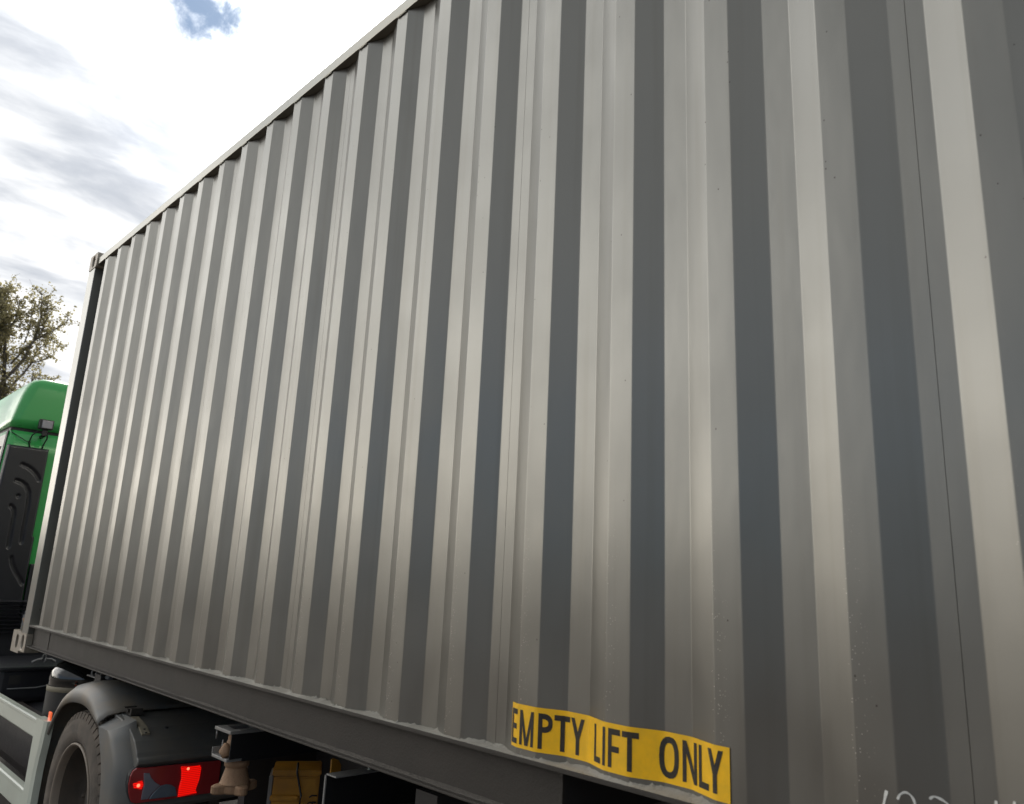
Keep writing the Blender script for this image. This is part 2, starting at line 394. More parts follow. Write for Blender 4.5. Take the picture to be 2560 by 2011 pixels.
def sheet_points(k0, ncr, first=False, last=False):
    x = X0 + P_ * k0 - SL - FL / 2
    pts = [(x + 0.0005, DP)]
    if first: pts = [(-0.236, DP + 0.03), (X0 - SL - 0.03, DP + 0.03)]
    for k in range(ncr):
        a = X0 + P_ * (k0 + k) + JR.uniform(-0.0016, 0.0016)
        pts += [(a - SL, DP), (a, 0), (a + CR, 0), (a + CR + SL + JR.uniform(-0.001, 0.001), DP)] if not (first and k == 0) else [(a, 0), (a + CR, 0), (a + CR + SL, DP)]
    pts.append((X0 + P_ * (k0 + ncr) - SL - FL / 2 - 0.0005, DP))
    return pts
def extrude_profile(prof, z0, z1, lip=0.0035):
    """vertical sheet from a rounded profile, with short returns at both ends."""
    nz_ = 2
    vv = []; nn = []; ff = []
    for j in range(nz_):
        z = z0 + (z1 - z0) * j / (nz_ - 1)
        for x, y, nx, ny in prof: vv.append((x, y, z)); nn.append((nx, ny, 0))
    n = len(prof)
    for i in range(n - 1): ff.append((i, i + 1, n + i + 1, n + i))
    for e, s in ((0, -1), (n - 1, 1)):
        b = len(vv); x, y = prof[e][0], prof[e][1]
        for q in ((x, y, z0), (x, y, z1), (x - s * 0.0005, y + lip, z0), (x - s * 0.0005, y + lip, z1)): vv.append(q); nn.append((s, 0, 0))
        ff.append((b, b + 1, b + 3, b + 2) if s < 0 else (b, b + 2, b + 3, b + 1))
    return vv, ff, nn
def sheet_mesh(name, prof):
    vv, ff, nn = extrude_profile(prof, G + 0.0, G + ZT)
    me = bpy.data.meshes.new(name); me.from_pydata(vv, [], ff)
    for p in me.polygons: p.use_smooth = True
    me.normals_split_custom_set_from_vertices(nn)
    me.materials.append(MT['paint'])
    return me
def bead_mesh(name, pts, seed):
    """irregular sealant along the foot of a sheet, over the sill's ledge."""
    rn = random.Random(seed)
    prof = raw_profile(pts)
    # resample
    P2 = []
    for i in range(len(prof) - 1):
        a, b = prof[i], prof[i + 1]; d = hypot(b[0] - a[0], b[1] - a[1]); m = max(1, int(d / 0.006))
        for k in range(m): w = k / m; P2.append((a[0] + (b[0] - a[0]) * w, a[1] + (b[1] - a[1]) * w, a[2], a[3]))
    P2.append(prof[-1])
    vv = []; ff = []; h = 0.008; wd = 0.010
    for i, (x, y, nx, ny) in enumerate(P2):
        h += rn.uniform(-0.0014, 0.0014); h = min(0.0085, max(0.0022, h)); wd += rn.uniform(-0.0015, 0.0015); wd = min(0.012, max(0.004, wd))
        hh = h + (rn.random() < 0.10) * rn.uniform(0.001, 0.006)
        ym = max(-0.0117, y + ny * wd); edge = min(ym, -0.0112 + rn.uniform(-0.0004, 0.0012))
        vv += [(x + nx * 0.0004, y + ny * 0.0004, G + hh), (x + nx * wd * 0.6, ym, G + 0.0006 + hh * 0.2), (x, edge, G + 0.0004)]
        if i: b = 3 * i; ff += [(b - 3, b, b + 1, b - 2), (b - 2, b + 1, b + 2, b - 1)]
    me = bpy.data.meshes.new(name); me.from_pydata(vv, [], ff)
    for p in me.polygons: p.use_smooth = True
    me.materials.append(MT['sealant']); return me

nsheet = 10
for k in range(nsheet):
    pts = sheet_points(4 * k, 4, first=(k == 0))
    o = link('side_panel', sheet_mesh('side_panel', raw_profile(pts)), box)
    b = link('sealant_bead', bead_mesh('sealant_bead', pts, k), o)
XE = X0 + P_ * 40 - SL - FL / 2      # end of the last full sheet
pts = [(XE + 0.0005, DP), (XE + FL / 2, DP), (XE + FL / 2 + SL, 0), (XE + FL / 2 + SL + CR, 0), (XE + FL / 2 + 2 * SL + CR, DP), (11.50, DP)]
o = link('side_panel', sheet_mesh('side_panel', raw_profile(pts)), box)
link('sealant_bead', bead_mesh('sealant_bead', pts, 99), o)

XF, XB = -0.405, 11.76       # front and rear faces of the corner castings
YF, YB = -0.016, 2.422
# bottom rail: channel open to the outside, with a pair of fork pockets
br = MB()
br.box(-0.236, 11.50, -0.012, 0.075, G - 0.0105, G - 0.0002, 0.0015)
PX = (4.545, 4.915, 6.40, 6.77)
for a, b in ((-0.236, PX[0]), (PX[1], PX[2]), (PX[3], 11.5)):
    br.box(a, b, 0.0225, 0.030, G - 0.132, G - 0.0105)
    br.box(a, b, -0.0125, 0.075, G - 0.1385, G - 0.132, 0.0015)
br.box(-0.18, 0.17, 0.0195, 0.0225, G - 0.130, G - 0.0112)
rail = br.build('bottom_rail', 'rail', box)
rn = random.Random(5)
wb = MB(); pr = []
for xa_, xb_ in ((-0.235, PX[0] - .001), (PX[1] + .001, PX[2] - .001), (PX[3] + .001, 11.49)):   # dirt on the rail's lower lip
    m = int((xb_ - xa_) / 0.03); h_ = 0.005; w_ = 0.010; vv = []
    for i in range(m + 1):
        h_ = min(.007, max(.003, h_ + rn.uniform(-.001, .001))); w_ = min(.016, max(.004, w_ + rn.uniform(-.002, .002))); x = xa_ + (xb_ - xa_) * i / m
        vv += [(x, 0.0223, G - 0.132 + h_), (x, w_, G - 0.1317)]
    wb.add(vv, [(2 * i, 2 * i + 2, 2 * i + 3, 2 * i + 1) for i in range(m)], True)
wb.build('dust_fillet', 'dust', rail, fix=False)['kind'] = 'stuff'
for a, b in ((PX[0], PX[1]), (PX[2], PX[3])):
    fp = MB()
    fp.box(a - 0.006, a - 0.001, 0.031, 2.39, G - 0.138, G - 0.011); fp.box(b + 0.001, b + 0.006, 0.031, 2.39, G - 0.138, G - 0.011)
    fp.box(a - 0.0005, b + 0.0005, 0.031, 2.39, G - 0.017, G - 0.011)
    fp.build('fork_pocket', 'chassis', box)
# top rail
tr = MB(); tr.box(-0.228, 11.52, -0.006, 0.056, G + 2.603, G + 2.655, 0.004)
tr.build('top_rail', 'toprail', box)
wf = MB(); wf.tube([(0.004 + CR * j / 6 * 0.9, -0.0035 - 0.0012 * sin(j * 2.1), G + 2.599) for j in range(7)], 0.0032, 6)
w0 = wf.build('crest_weld', 'toprail', box); w0.location.x += X0
for k in range(1, 41):          # a stitch weld between each rib's crest and the top rail
    w1 = w0.copy(); COL.objects.link(w1); w1.location.x += P_ * k

def plate_hole(mb, w, h, rx, rz, cu=0, cw=0, depth=0.03, n=48, corner=0.015, chamfer=0.0):
    """face in local (u,w), hole, inner tube; returns nothing, points (u, t, w) with t inward positive."""
    out = []; m = n // 4
    for (ux_, uz_), (wx_, wz_) in (((1, -1), (1, 1)), ((1, 1), (-1, 1)), ((-1, 1), (-1, -1)), ((-1, -1), (1, -1))):
        for k in range(m): out.append(((ux_ + (wx_ - ux_) * k / m) * w / 2, (uz_ + (wz_ - uz_) * k / m) * h / 2))
    # slot = superellipse
    inn = []
    for k in range(n):
        a = atan2(out[k][1] / h, out[k][0] / w); c_, s__ = cos(a), sin(a)
        e = 2.4
        r = (abs(c_ / rx) ** e + abs(s__ / rz) ** e) ** (-1 / e)
        inn.append((cu + c_ * r, cw + s__ * r))
    vv = [(u, 0, v) for u, v in out] + [(u, 0, v) for u, v in inn] + [(u, depth, v) for u, v in inn]
    ff = [(k, (k + 1) % n, n + (k + 1) % n, n + k) for k in range(n)] + [(n + k, n + (k + 1) % n, 2 * n + (k + 1) % n, 2 * n + k) for k in range(n)]
    return vv, ff
def casting(xa, xb, za, zb, side, name='corner_casting'):
    """hollow cast corner; side=-1 near wall, +1 far wall."""
    mb = MB(); w, h = xb - xa, zb - za
    vv, ff = plate_hole(mb, w, h, 0.030, 0.043)
    y0 = YF if side < 0 else YB
    sg = 1 if side < 0 else -1
    mb.add([((xa + xb) / 2 + u, y0 + sg * t, (za + zb) / 2 + v) for u, t, v in vv], ff)
    ya, yb = (y0, y0 + 0.16) if side < 0 else (y0 - 0.16, y0)
    yi = y0 + sg * 0.16
    c8 = [(x_, y_, z_) for x_ in (xa, xb) for y_ in (y0, yi) for z_ in (za, zb)]
    mb.add(c8, [(0, 1, 3, 2), (4, 6, 7, 5), (0, 2, 6, 4), (1, 5, 7, 3), (2, 3, 7, 6)])
    o = mb.build(name, 'casting', box)
    bv = o.modifiers.new('bevel', 'BEVEL'); bv.width = 0.010; bv.segments = 3; bv.limit_method = 'ANGLE'; bv.angle_limit = radians(80)
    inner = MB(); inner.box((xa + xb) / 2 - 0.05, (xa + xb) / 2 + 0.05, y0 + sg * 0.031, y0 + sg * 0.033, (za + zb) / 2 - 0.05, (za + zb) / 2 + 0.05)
    inner.build('hollow', 'black', o)  # black sheet behind the slot, standing in for the shade inside
for xa, xb in ((XF, XF + 0.178), (XB - 0.178, XB)):
    for sd_ in (-1, 1):
        casting(xa, xb, G - 0.176, G - 0.058, sd_)
        casting(xa + (0.022 if xa < 0 else 0), xb + (0.022 if xa < 0 else 0), G + 2.585, G + 2.703, sd_)
for xa, xb in ((-0.386, -0.2365), (11.50, 11.74)):
    p_ = MB(); p_.box(xa, xb, -0.012, 0.12, G - 0.058, G + 2.585, 0.004); p_.build('corner_post', 'post', box)
    p_ = MB(); p_.box(xa, xb, 2.29, 2.418, G - 0.058, G + 2.585, 0.004); p_.build('corner_post', 'post', box)
# the rest of the box
e_ = MB(); e_.box(-0.34, -0.30, 0.12, 2.29, G - 0.04, G + 2.60); e_.box(-0.37, -0.25, 0.146, 2.26, G - 0.17, G - 0.04); e_.box(-0.37, -0.26, 0.146, 2.26, G + 2.60, G + 2.69); e_.build('front_wall', 'post', box)
e_ = MB(); e_.box(11.64, 11.69, 0.12, 2.29, G - 0.04, G + 2.60); e_.box(11.6, 11.72, 0.146, 2.26, G - 0.17, G - 0.04); e_.box(11.6, 11.72, 0.146, 2.26, G + 2.60, G + 2.69); e_.build('rear_doors', 'post', box)
e_ = MB()
for k in range(42):
    a = X0 + P_ * k; yb = 2.414
    if a + CR + SL < 11.5: e_.prism([(a - SL, yb - DP), (a, yb), (a + CR, yb), (a + CR + SL, yb - DP)], 'z', G, G + ZT)
e_.box(-0.236, 11.5, yb - DP - 0.006, yb - DP - 0.001, G, G + ZT); e_.box(-0.236, 11.5, yb - 0.06, yb, G - 0.138, G - 0.001); e_.box(-0.2, 11.5, yb - 0.06, yb, G + 2.603, G + 2.655)
e_.build('far_side_wall', 'post', box)
e_ = MB(); e_.box(-0.23, 11.5, 0.06, 2.35, G + 2.64, G + 2.652); e_.build('roof_panel', 'post', box)
e_ = MB(); e_.box(-0.23, 11.5, 0.08, 2.33, G - 0.028, G - 0.012); e_.build('floor_panel', 'chassis', box)

# ---- the yellow warning sticker that follows the corrugation
def wall_y(x):
    t = ((x - X0) / P_) % 1 * P_
    if t < CR: return 0.0
    if t < CR + SL: return (t - CR) / SL * DP
    if t < P_ - SL: return DP
    return (P_ - t) / SL * DP
def soft_y(x, r=0.008):        # the foil bridges the bends a little
    s_ = 0
    for i in range(-4, 5): s_ += wall_y(x + i * r / 4)
    return s_ / 9
def wrap_poly(mb, quads, off):
    """quads: list of 4 (x,z) corners; cut along x so that it follows the wall."""
    for q in quads:
        (xa, za), (xb, zb), (xc, zc), (xd, zd) = q        # a-b lower edge left->right, c-d upper right->left
        m = max(1, int(max(abs(xb - xa), abs(xc - xd)) / 0.004))
        vv = []
        for i in range(m + 1):
            w = i / m
            x1, z1 = xa + (xb - xa) * w, za + (zb - za) * w
            x2, z2 = xd + (xc - xd) * w, zd + (zc - zd) * w
            for r in range(3):
                u = r / 2; x_, z_ = x1 + (x2 - x1) * u, z1 + (z2 - z1) * u
                vv.append((x_, soft_y(x_) - off, G + z_))
        ff = []
        for i in range(m):
            for r in range(2):
                b = i * 3 + r; ff.append((b, b + 3, b + 4, b + 1))
        mb.add(vv, ff)
st = MB(); wrap_poly(st, [[(4.383, 0.0185), (4.998, 0.0145), (4.998, 0.1155), (4.383, 0.1195)]], 0.0022)
sticker = st.build('warning_sticker', 'yellow', box)
sticker['label'] = 'long yellow sticker reading EMPTY LIFT ONLY'
ZB_, ZT_ = 0.0265, 0.1065
def q4(xa, za, xb, zb, xc, zc, xd, zd): return [(xa, za), (xb, zb), (xc, zc), (xd, zd)]
def rect(a, b, c, d): return q4(a, c, b, c, b, d, a, d)
def letter(ch, a, b):
    z0, z1 = ZB_, ZT_; h = z1 - z0; w = b - a; t = 0.0125; s = min(0.011, w * 0.30)
    zm = (z0 + z1) / 2
    qs = []
    if ch == 'E': qs = [rect(a, a + s, z0, z1), rect(a + s, b, z0, z0 + t), rect(a + s, b, z1 - t, z1), rect(a + s, b - .002, zm - t / 2, zm + t / 2)]
    if ch == 'F': qs = [rect(a, a + s, z0, z1), rect(a + s, b, z1 - t, z1), rect(a + s, b - .003, zm - t / 2 - .002, zm + t / 2 - .002)]
    if ch == 'L': qs = [rect(a, a + s, z0, z1), rect(a + s, b, z0, z0 + t)]
    if ch == 'I': qs = [rect(a, b, z0, z1)]
    if ch == 'T': m = (a + b) / 2; qs = [rect(a, b, z1 - t, z1), rect(m - s / 2, m + s / 2, z0, z1 - t)]
    if ch == 'Y':
        m = (a + b) / 2; zj = z0 + h * 0.42
        qs = [rect(m - s / 2, m + s / 2, z0, zj), q4(m - s / 2, zj, m + s / 2, zj, a + s, z1, a, z1), q4(m - s / 2, zj, m + s / 2, zj, b, z1, b - s, z1)]
    if ch == 'M':
        m = (a + b) / 2; s = w * 0.19
        qs = [rect(a, a + s, z0, z1), rect(b - s, b, z0, z1), q4(m - s * .6, z0, m + s * .4, z0, a + s, z1, a + s * .2, z1), q4(m - s * .4, z0, m + s * .6, z0, b - s * .2, z1, b - s, z1)]
    if ch == 'N':
        s = w * 0.24
        qs = [rect(a, a + s, z0, z1), rect(b - s, b, z0, z1), q4(b - s * 1.05, z0, b - .0005, z0, a + s * 1.05, z1, a + .0005, z1)]
    if ch in 'PO':
        if ch == 'P':
            s = min(0.010, w * .3); cz, rz, rx, cx, a0, a1 = z1 - h * 0.27, h * 0.27, w - s, a + s, -pi / 2, pi / 2
            qs.append(rect(a, a + s, z0, z1)); tx, tz = min(s, .0105), t
        else:
            cz, rz, rx, cx, a0, a1 = zm, h / 2 + .001, w / 2, (a + b) / 2, -pi, pi; tx, tz = w * .23, t
        n = 20
        for i in range(n):
            t1, t2 = a0 + (a1 - a0) * i / n, a0 + (a1 - a0) * (i + 1) / n
            e = 2 / 2.5
            def pt(t_, k):
                c_, s__ = cos(t_), sin(t_)
                return (cx + math.copysign(abs(c_) ** e, c_) * (rx - tx * k), cz + math.copysign(abs(s__) ** e, s__) * (rz - tz * k))
            qs.append([pt(t1, 1), pt(t1, 0), pt(t2, 0), pt(t2, 1)])
    mb = MB()
    if ch in 'PO':
        for q in qs:
            if ch == 'P' and q is qs[0]: wrap_poly(mb, [q], 0.0029); continue
            mb.add([(x_, soft_y(x_) - 0.0029, G + z_) for x_, z_ in q], [(0, 1, 2, 3)])
    else:
        for i, q in enumerate(qs): wrap_poly(mb, [q], 0.0029 + 0.00004 * i)
    o = mb.build('letter', 'ink', sticker); o['label'] = 'black letter ' + ch
for ch, a, b in (('E', 4.386, 4.412), ('M', 4.421, 4.468), ('P', 4.481, 4.515), ('T', 4.519, 4.559), ('Y', 4.562, 4.604), ('L', 4.644, 4.671), ('I', 4.680, 4.689),
                 ('F', 4.698, 4.731), ('T', 4.736, 4.775), ('O', 4.815, 4.862), ('N', 4.871, 4.910), ('L', 4.916, 4.947), ('Y', 4.944, 4.984)):
    letter(ch, a, b)
# ---- white handwritten figures below frame edge (their tops show)
def chalk(pts, w0=0.0022):
    mb = MB(); vv = []; ff = []
    P2 = []
    for i in range(len(pts) - 1):
        p0, p1, p2, p3 = pts[max(0, i - 1)], pts[i], pts[i + 1], pts[min(len(pts) - 1, i + 2)]
        for k in range(8):
            t = k / 8
            P2.append(tuple(0.5 * (2 * p1[j] + (p2[j] - p0[j]) * t + (2 * p0[j] - 5 * p1[j] + 4 * p2[j] - p3[j]) * t * t + (3 * p1[j] - p0[j] - 3 * p2[j] + p3[j]) * t ** 3) for j in (0, 1)))
    P2.append(pts[-1])
    for i, (x_, z_) in enumerate(P2):
        a = P2[max(0, i - 1)]; b = P2[min(len(P2) - 1, i + 1)]; d = Vector((b[0] - a[0], b[1] - a[1])).normalized()
        w = w0 * (0.9 + 0.2 * sin(i * 0.5))
        for s in (-1, 1):
            xx, zz_ = x_ - d.y * w * s, z_ + d.x * w * s
            vv.append((xx, wall_y(xx) - 0.0012, G + zz_))
        if i: ff.append((2 * i - 2, 2 * i, 2 * i + 1, 2 * i - 1))
    mb.add(vv, ff); mb.build('chalk_mark', 'chalk', box, fix=False)
chalk([(5.291, 0.098), (5.287, 0.085), (5.281, 0.06), (5.276, 0.03)], 0.0026)
chalk([(5.3075, 0.088), (5.3115, 0.096), (5.319, 0.1005), (5.327, 0.096), (5.331, 0.084), (5.328, 0.062), (5.316, 0.038), (5.308, 0.022), (5.336, 0.022)], 0.0019)
chalk([(5.3515, 0.095), (5.357, 0.0995), (5.366, 0.0975), (5.376, 0.090), (5.383, 0.076), (5.376, 0.052), (5.360, 0.03), (5.386, 0.026)], 0.0019)
chalk([(5.445, 0.1105), (5.4435, 0.09), (5.441, 0.06), (5.440, 0.03)], 0.0021)
chalk([(5.473, 0.117), (5.471, 0.09), (5.470, 0.03)], 0.0021)

# ------------------------------------------------------------------ the tractor truck
truck = thing('truck_tractor', 'green lorry tractor with pale side fairing pulling the grey container', 'truck', (-1.2, 1.207, 0))
YC = 1.207
# cab: stacked rounded outlines (rear edge x, corner inset y) from the sill to the roof
def cab_ring(z, xr, yi, rr, xf, n=7):
    """half-rounded outline counted from the near front corner round the rear."""
    y0, y1 = yi, 2 * YC - yi
    pts = [(xf, y0)]
    for k in range(n): a = -pi / 2 + (pi / 2) * k / (n - 1); pts.append((xr - rr + rr * cos(a), y0 + rr + rr * sin(a)))
    for k in range(n): a = (pi / 2) * k / (n - 1); pts.append((xr - rr + rr * cos(a), y1 - rr + rr * sin(a)))
    pts.append((xf, y1))
    return [(x_, y_, z + G) for x_, y_ in pts]
def loft(mb, rings, smooth=True, cap=True):
    n = len(rings[0]); b0 = len(mb.v)
    vv = [p for r in rings for p in r]
    ff = [(i * n + k, i * n + (k + 1) % n, (i + 1) * n + (k + 1) % n, (i + 1) * n + k) for i in range(len(rings) - 1) for k in range(n)]
    mb.add(vv, ff, smooth)
    if cap: mb.add(rings[0] + rings[-1], [list(range(n))[::-1], list(range(n, 2 * n))], False)
cb = MB()
def cab_in(z): return -0.088 - 0.055 * max(0.0, min(1.0, (1.49 - z) / 1.3))
loft(cb, [cab_ring(z, -1.645, cab_in(z), 0.05, -3.9) for z in (-0.25, 0.2, 0.6, 1.0, 1.3, 1.49)])
cab = cb.build('cab_shell', 'green', truck)
rf = MB()
ring = []
for z, yi, xr, xf, rr in ((1.517, -0.092, -1.64, -3.9, 0.055), (1.60, -0.084, -1.64, -3.88, 0.06), (1.70, -0.066, -1.642, -3.8, 0.075), (1.80, -0.046, -1.645, -3.65, 0.085),
                          (1.87, -0.026, -1.65, -3.5, 0.09), (1.925, -0.002, -1.66, -3.4, 0.08), (1.955, 0.03, -1.675, -3.3, 0.07), (1.975, 0.085, -1.70, -3.2, 0.06), (1.985, 0.20, -1.76, -3.0, 0.05)):
    ring.append(cab_ring(z, xr, yi, rr, xf))
loft(rf, ring)
rf.build('roof_fairing', 'green', truck)
sm_ = MB(); sm_.box(-3.8, -1.652, -0.080, 2 * YC + 0.080, G + 1.4895, G + 1.5175); sm_.build('roof_joint', 'seam', truck)
# vertical black seal and louvred strip on the cab's side, just ahead of the rear corner
s1 = MB(); s1.prism([(cab_in(z) - e_, G + z) for z, e_ in ((1.49, .005), (0.3, .005), (-.2, .005), (-.2, 0), (0.3, 0), (1.49, 0))], 'x', -1.735, -1.675); s1.build('side_seal', 'seam', truck)
s2 = MB(); s2.prism([(cab_in(z) - e_, G + z) for z, e_ in ((1.46, .004), (0.55, .004), (0.55, 0), (1.46, 0))], 'x', -2.02, -1.745); lo = s2.build('louvre_strip', 'louvre', truck)
for k in range(12):
    s3 = MB(); z = 1.36 - 0.062 * k
    c_ = cab_in(z); s3.prism([(c_ - 0.009, G + z), (c_ - 0.0045, G + z - 0.036), (c_ - 0.0045, G + z)], 'x', -1.93, -1.80); s3.build('louvre', 'seam', lo)
# moulded black cover on the rear wall, with sunken grooves
g_lines = [[(0.039, 1.207), (0.083, 1.193), (0.129, 1.165), (0.164, 1.129), (0.182, 1.097)],
           [(0.019, 1.07), (0.058, 1.061), (0.098, 1.033), (0.127, 0.982), (0.135, 0.916), (0.139, 0.823), (0.138, 0.691), (0.140, 0.613), (0.142, 0.573)],
           [(0.054, 0.944), (0.056, 0.944)],
           [(0.018, 0.857), (0.042, 0.834), (0.051, 0.782), (0.053, 0.684), (0.053, 0.587), (0.055, 0.529)],
           [(0.095, 0.441), (0.109, 0.39), (0.143, 0.328), (0.18, 0.278), (0.203, 0.241)]]
def seg_d(p, a, b):
    ax, ay = a; bx, by = b; dx, dy = bx - ax, by - ay; t = max(0, min(1, ((p[0] - ax) * dx + (p[1] - ay) * dy) / (dx * dx + dy * dy + 1e-12)))
    return hypot(p[0] - ax - t * dx, p[1] - ay - t * dy)
rc = MB(); ny_, nzz = 58, 150
ya, yb_, za, zb_ = -0.078, 0.262, -0.02, 1.365
vv = []
def cover_right(z):
    return 0.225 if z > 0.62 else 0.238 - 0.0 * z
for j in range(nzz + 1):
    for i in range(ny_ + 1):
        z = za + (zb_ - za) * j / nzz; yl = cab_in(z) + 0.008; y = yl + (cover_right(z) - yl) * i / ny_
        d = min(min(seg_d((y, z), l_[q], l_[q + 1]) for q in range(len(l_) - 1)) for l_ in g_lines)
        gr = max(0, min(1, (0.017 - d) / 0.007)); gr = gr * gr * (3 - 2 * gr)
        edge = min(y - yl, cover_right(z) - y, zb_ - z) / 0.02; edge = max(0, min(1, edge)); edge = 1 - (1 - edge) ** 2
        x = -1.644 + 0.045 * edge - 0.016 * gr
        vv.append((x, y, z + G))
ff = [(j * (ny_ + 1) + i, j * (ny_ + 1) + i + 1, (j + 1) * (ny_ + 1) + i + 1, (j + 1) * (ny_ + 1) + i) for j in range(nzz) for i in range(ny_)]
rc.add(vv, ff, True); rc.build('rear_cover', 'plastic', truck)
rc2 = MB(); rc2.box(-1.644, -1.60, 0.24, 0.8, G - 0.2, G + 0.40, 0.01); rc2.build('rear_cover', 'plastic', truck)
gl = MB()
gl.box(-1.644, -1.62, -0.13, 2.0, G - 0.55, G - 0.02)
grille = gl.build('engine_grille', 'plastic', truck)
for k in range(9):
    q = MB(); z = 0.105 - 0.030 * k
    q.prism([(-1.598, G + z), (-1.570, G + z - 0.012), (-1.598, G + z - 0.014)], 'y', -0.12, 0.8); q.build('slat', 'plastic', grille)
# work lamp on the rear wall
wl = MB(); wl.box(-1.56, -1.505, 0.088, 0.198, G + 1.512, G + 1.598, 0.010)
lamp = wl.build('work_lamp', 'plastic', truck)
q = MB(); q.box(-1.506, -1.499, 0.108, 0.187, G + 1.523, G + 1.586, 0.003); q.build('lamp_lens', 'glass', lamp)
q = MB(); q.box(-1.55, -1.53, 0.125, 0.165, G + 1.46, G + 1.513, 0.004); q.tube([(-1.64, 0.145, G + 1.46), (-1.54, 0.145, G + 1.465), (-1.54, 0.145, G + 1.50)], 0.016, 8); q.build('lamp_bracket', 'plastic', lamp)
q = MB(); q.tube([(-1.55, 0.10, G + 1.50), (-1.60, 0.07, G + 1.46), (-1.635, 0.065, G + 1.40), (-1.635, 0.085, G + 1.34), (-1.64, 0.10, G + 1.30)], 0.006, 6)
q.tube([(-1.55, 0.17, G + 1.49), (-1.60, 0.185, G + 1.45), (-1.635, 0.175, G + 1.40), (-1.64, 0.165, G + 1.33)], 0.006, 6); q.build('lamp_cable', 'seam', lamp)
q = MB(); q.tube([(-1.655, -0.075, G + 1.475), (-1.632, -0.02, G + 1.44), (-1.632, 0.04, G + 1.41), (-1.632, 0.08, G + 1.405)], 0.0035, 6); q.build('aerial_cable', 'seam', truck)

# pale side fairing: two rails and an upright round a large opening
q = MB()
rail_prof = lambda z0, z1: [(-0.050, G + z0), (-0.058, G + z0 + 0.010), (-0.058, G + z1 - 0.022), (-0.061, G + z1 - 0.018), (-0.061, G + z1 - 0.006), (-0.052, G + z1), (-0.018, G + z1), (-0.018, G + z0)]
q.prism(rail_prof(-0.585, -0.478), 'x', -2.9, 0.515); q.build('fairing_rail', 'fairing', truck)
q = MB(); q.prism(rail_prof(-0.985, -0.858), 'x', -2.9, 0.505); q.build('fairing_rail', 'fairing', truck)
q = MB()
edge_r = [(0.708, -0.466), (0.696, -0.53), (0.683, -0.606), (0.666, -0.67), (0.655, -0.74), (0.650, -0.87), (0.650, -1.05)]
vv = []
for x_, z_ in edge_r:
    xl = 0.503 if z_ > -0.6 else 0.497
    vv += [(xl, -0.016, z_ + G), (xl, -0.058, z_ + G), (xl + 0.02, -0.064, z_ + G), (x_ - 0.03, -0.062, z_ + G), (x_, -0.052, z_ + G), (x_, -0.016, z_ + G)]
ff = [(i * 6 + k, i * 6 + (k + 1) % 6, (i + 1) * 6 + (k + 1) % 6, (i + 1) * 6 + k) for i in range(6) for k in range(6)]
q.add(vv, ff, False); q.add(vv[:6] + vv[-6:], [(5, 4, 3, 2, 1, 0), (6, 7, 8, 9, 10, 11)]); q.build('fairing_upright', 'fairing', truck)
q = MB(); q.box(0.40, 0.425, 0.02, 0.035, G - 1.0, G - 0.52); q.build('fairing_strut', 'grey', truck)
q = MB(); q.box(0.44, 0.478, 0.045, 0.06, G - 1.05, G - 0.50); q.build('fairing_strut', 'chassis', truck)
q = MB(); q.box(0.635, 0.685, -0.036, -0.026, G - 0.475, G - 0.420, 0.006); q.build('side_marker', 'amber', truck)
# fuel tank, battery box, vertical air drum
q = MB(); q.box(-2.5, 0.25, 0.16, 0.78, G - 1.02, G - 0.56, 0.08); q.build('fuel_tank', 'plastic', truck)
q = MB(); q.box(-1.45, -0.70, -0.035, 0.80, G - 0.56, G - 0.325, 0.035); bat = q.build('battery_box', 'plastic', truck)
q = MB(); q.box(-1.47, -0.672, -0.045, 0.81, G - 0.345, G - 0.316, 0.012); q.build('lid', 'plastic', bat)
q = MB(); q.box(-0.6995, -0.6975, 0.035, 0.105, G - 0.435, G - 0.375); q.build('rating_plate', 'chassis', bat)
q = MB(); q.tube([(-0.685, 0.03, G - 0.462), (-0.685, 0.12, G - 0.462), (-0.685, 0.21, G - 0.462), (-0.66, 0.26, G - 0.45), (-0.6, 0.31, G - 0.42)], 0.005, 6); q.build('cable', 'grey', bat)
q = MB(); q.tube([(-0.78, 0.18, G - 0.300), (-0.78, 0.21, G - 0.283), (-0.78, 0.245, G - 0.277)], 0.010, 8); q.tube([(-0.78, 0.262, G - 0.279), (-0.78, 0.305, G - 0.282), (-0.78, 0.33, G - 0.300)], 0.010, 8)
q.tube([(-0.76, 0.25 + 0.012 * cos(a), G - 0.268 + 0.028 * sin(a)) for a in [k * pi / 6 for k in range(-3, 8)]], 0.004, 6); q.build('gladhand', 'grey', truck)
DC = (0.275, 0.225)
q = MB(); prof = [(0.192, -0.62), (0.192, -0.375)]
q.lathe(prof, (DC[0], DC[1], G + 0.02), 'z', 48)
drum = q.build('air_drum', 'chassis', truck)
q = MB(); q.lathe([(0.192, -0.376), (0.194, -0.375), (0.194, -0.347), (0.192, -0.346)], (DC[0], DC[1], G + 0.02), 'z', 48); q.build('drum_band', 'band', drum)
q = MB(); pr_ = [(0.188, -0.348), (0.188, -0.318), (0.190, -0.315)] + [(0.190 * cos(a) ** 0.55 if a < pi / 2 - 1e-6 else 0.0, -0.315 + 0.122 * sin(a)) for a in [k * (pi / 2) / 10 for k in range(11)]]
q.lathe(pr_, (DC[0], DC[1], G + 0.02), 'z', 48); q.build('drum_cap', 'tank', drum)
q = MB(); q.box(0.72, 1.02, 0.11, 0.15, G - 0.222, G - 0.216)
for k in range(3): q.lathe([(0.018 + 0.006 * cos(a), 0.006 * sin(a)) for a in [j * pi / 4 for j in range(9)]], (0.80 + 0.075 * k, 0.13, G - 0.198), 'x', 14)
q.tube([(0.95, 0.13, G - 0.205), (1.06, 0.135, G - 0.20)], 0.012, 8); q.build('hose_bracket', 'grey', truck)

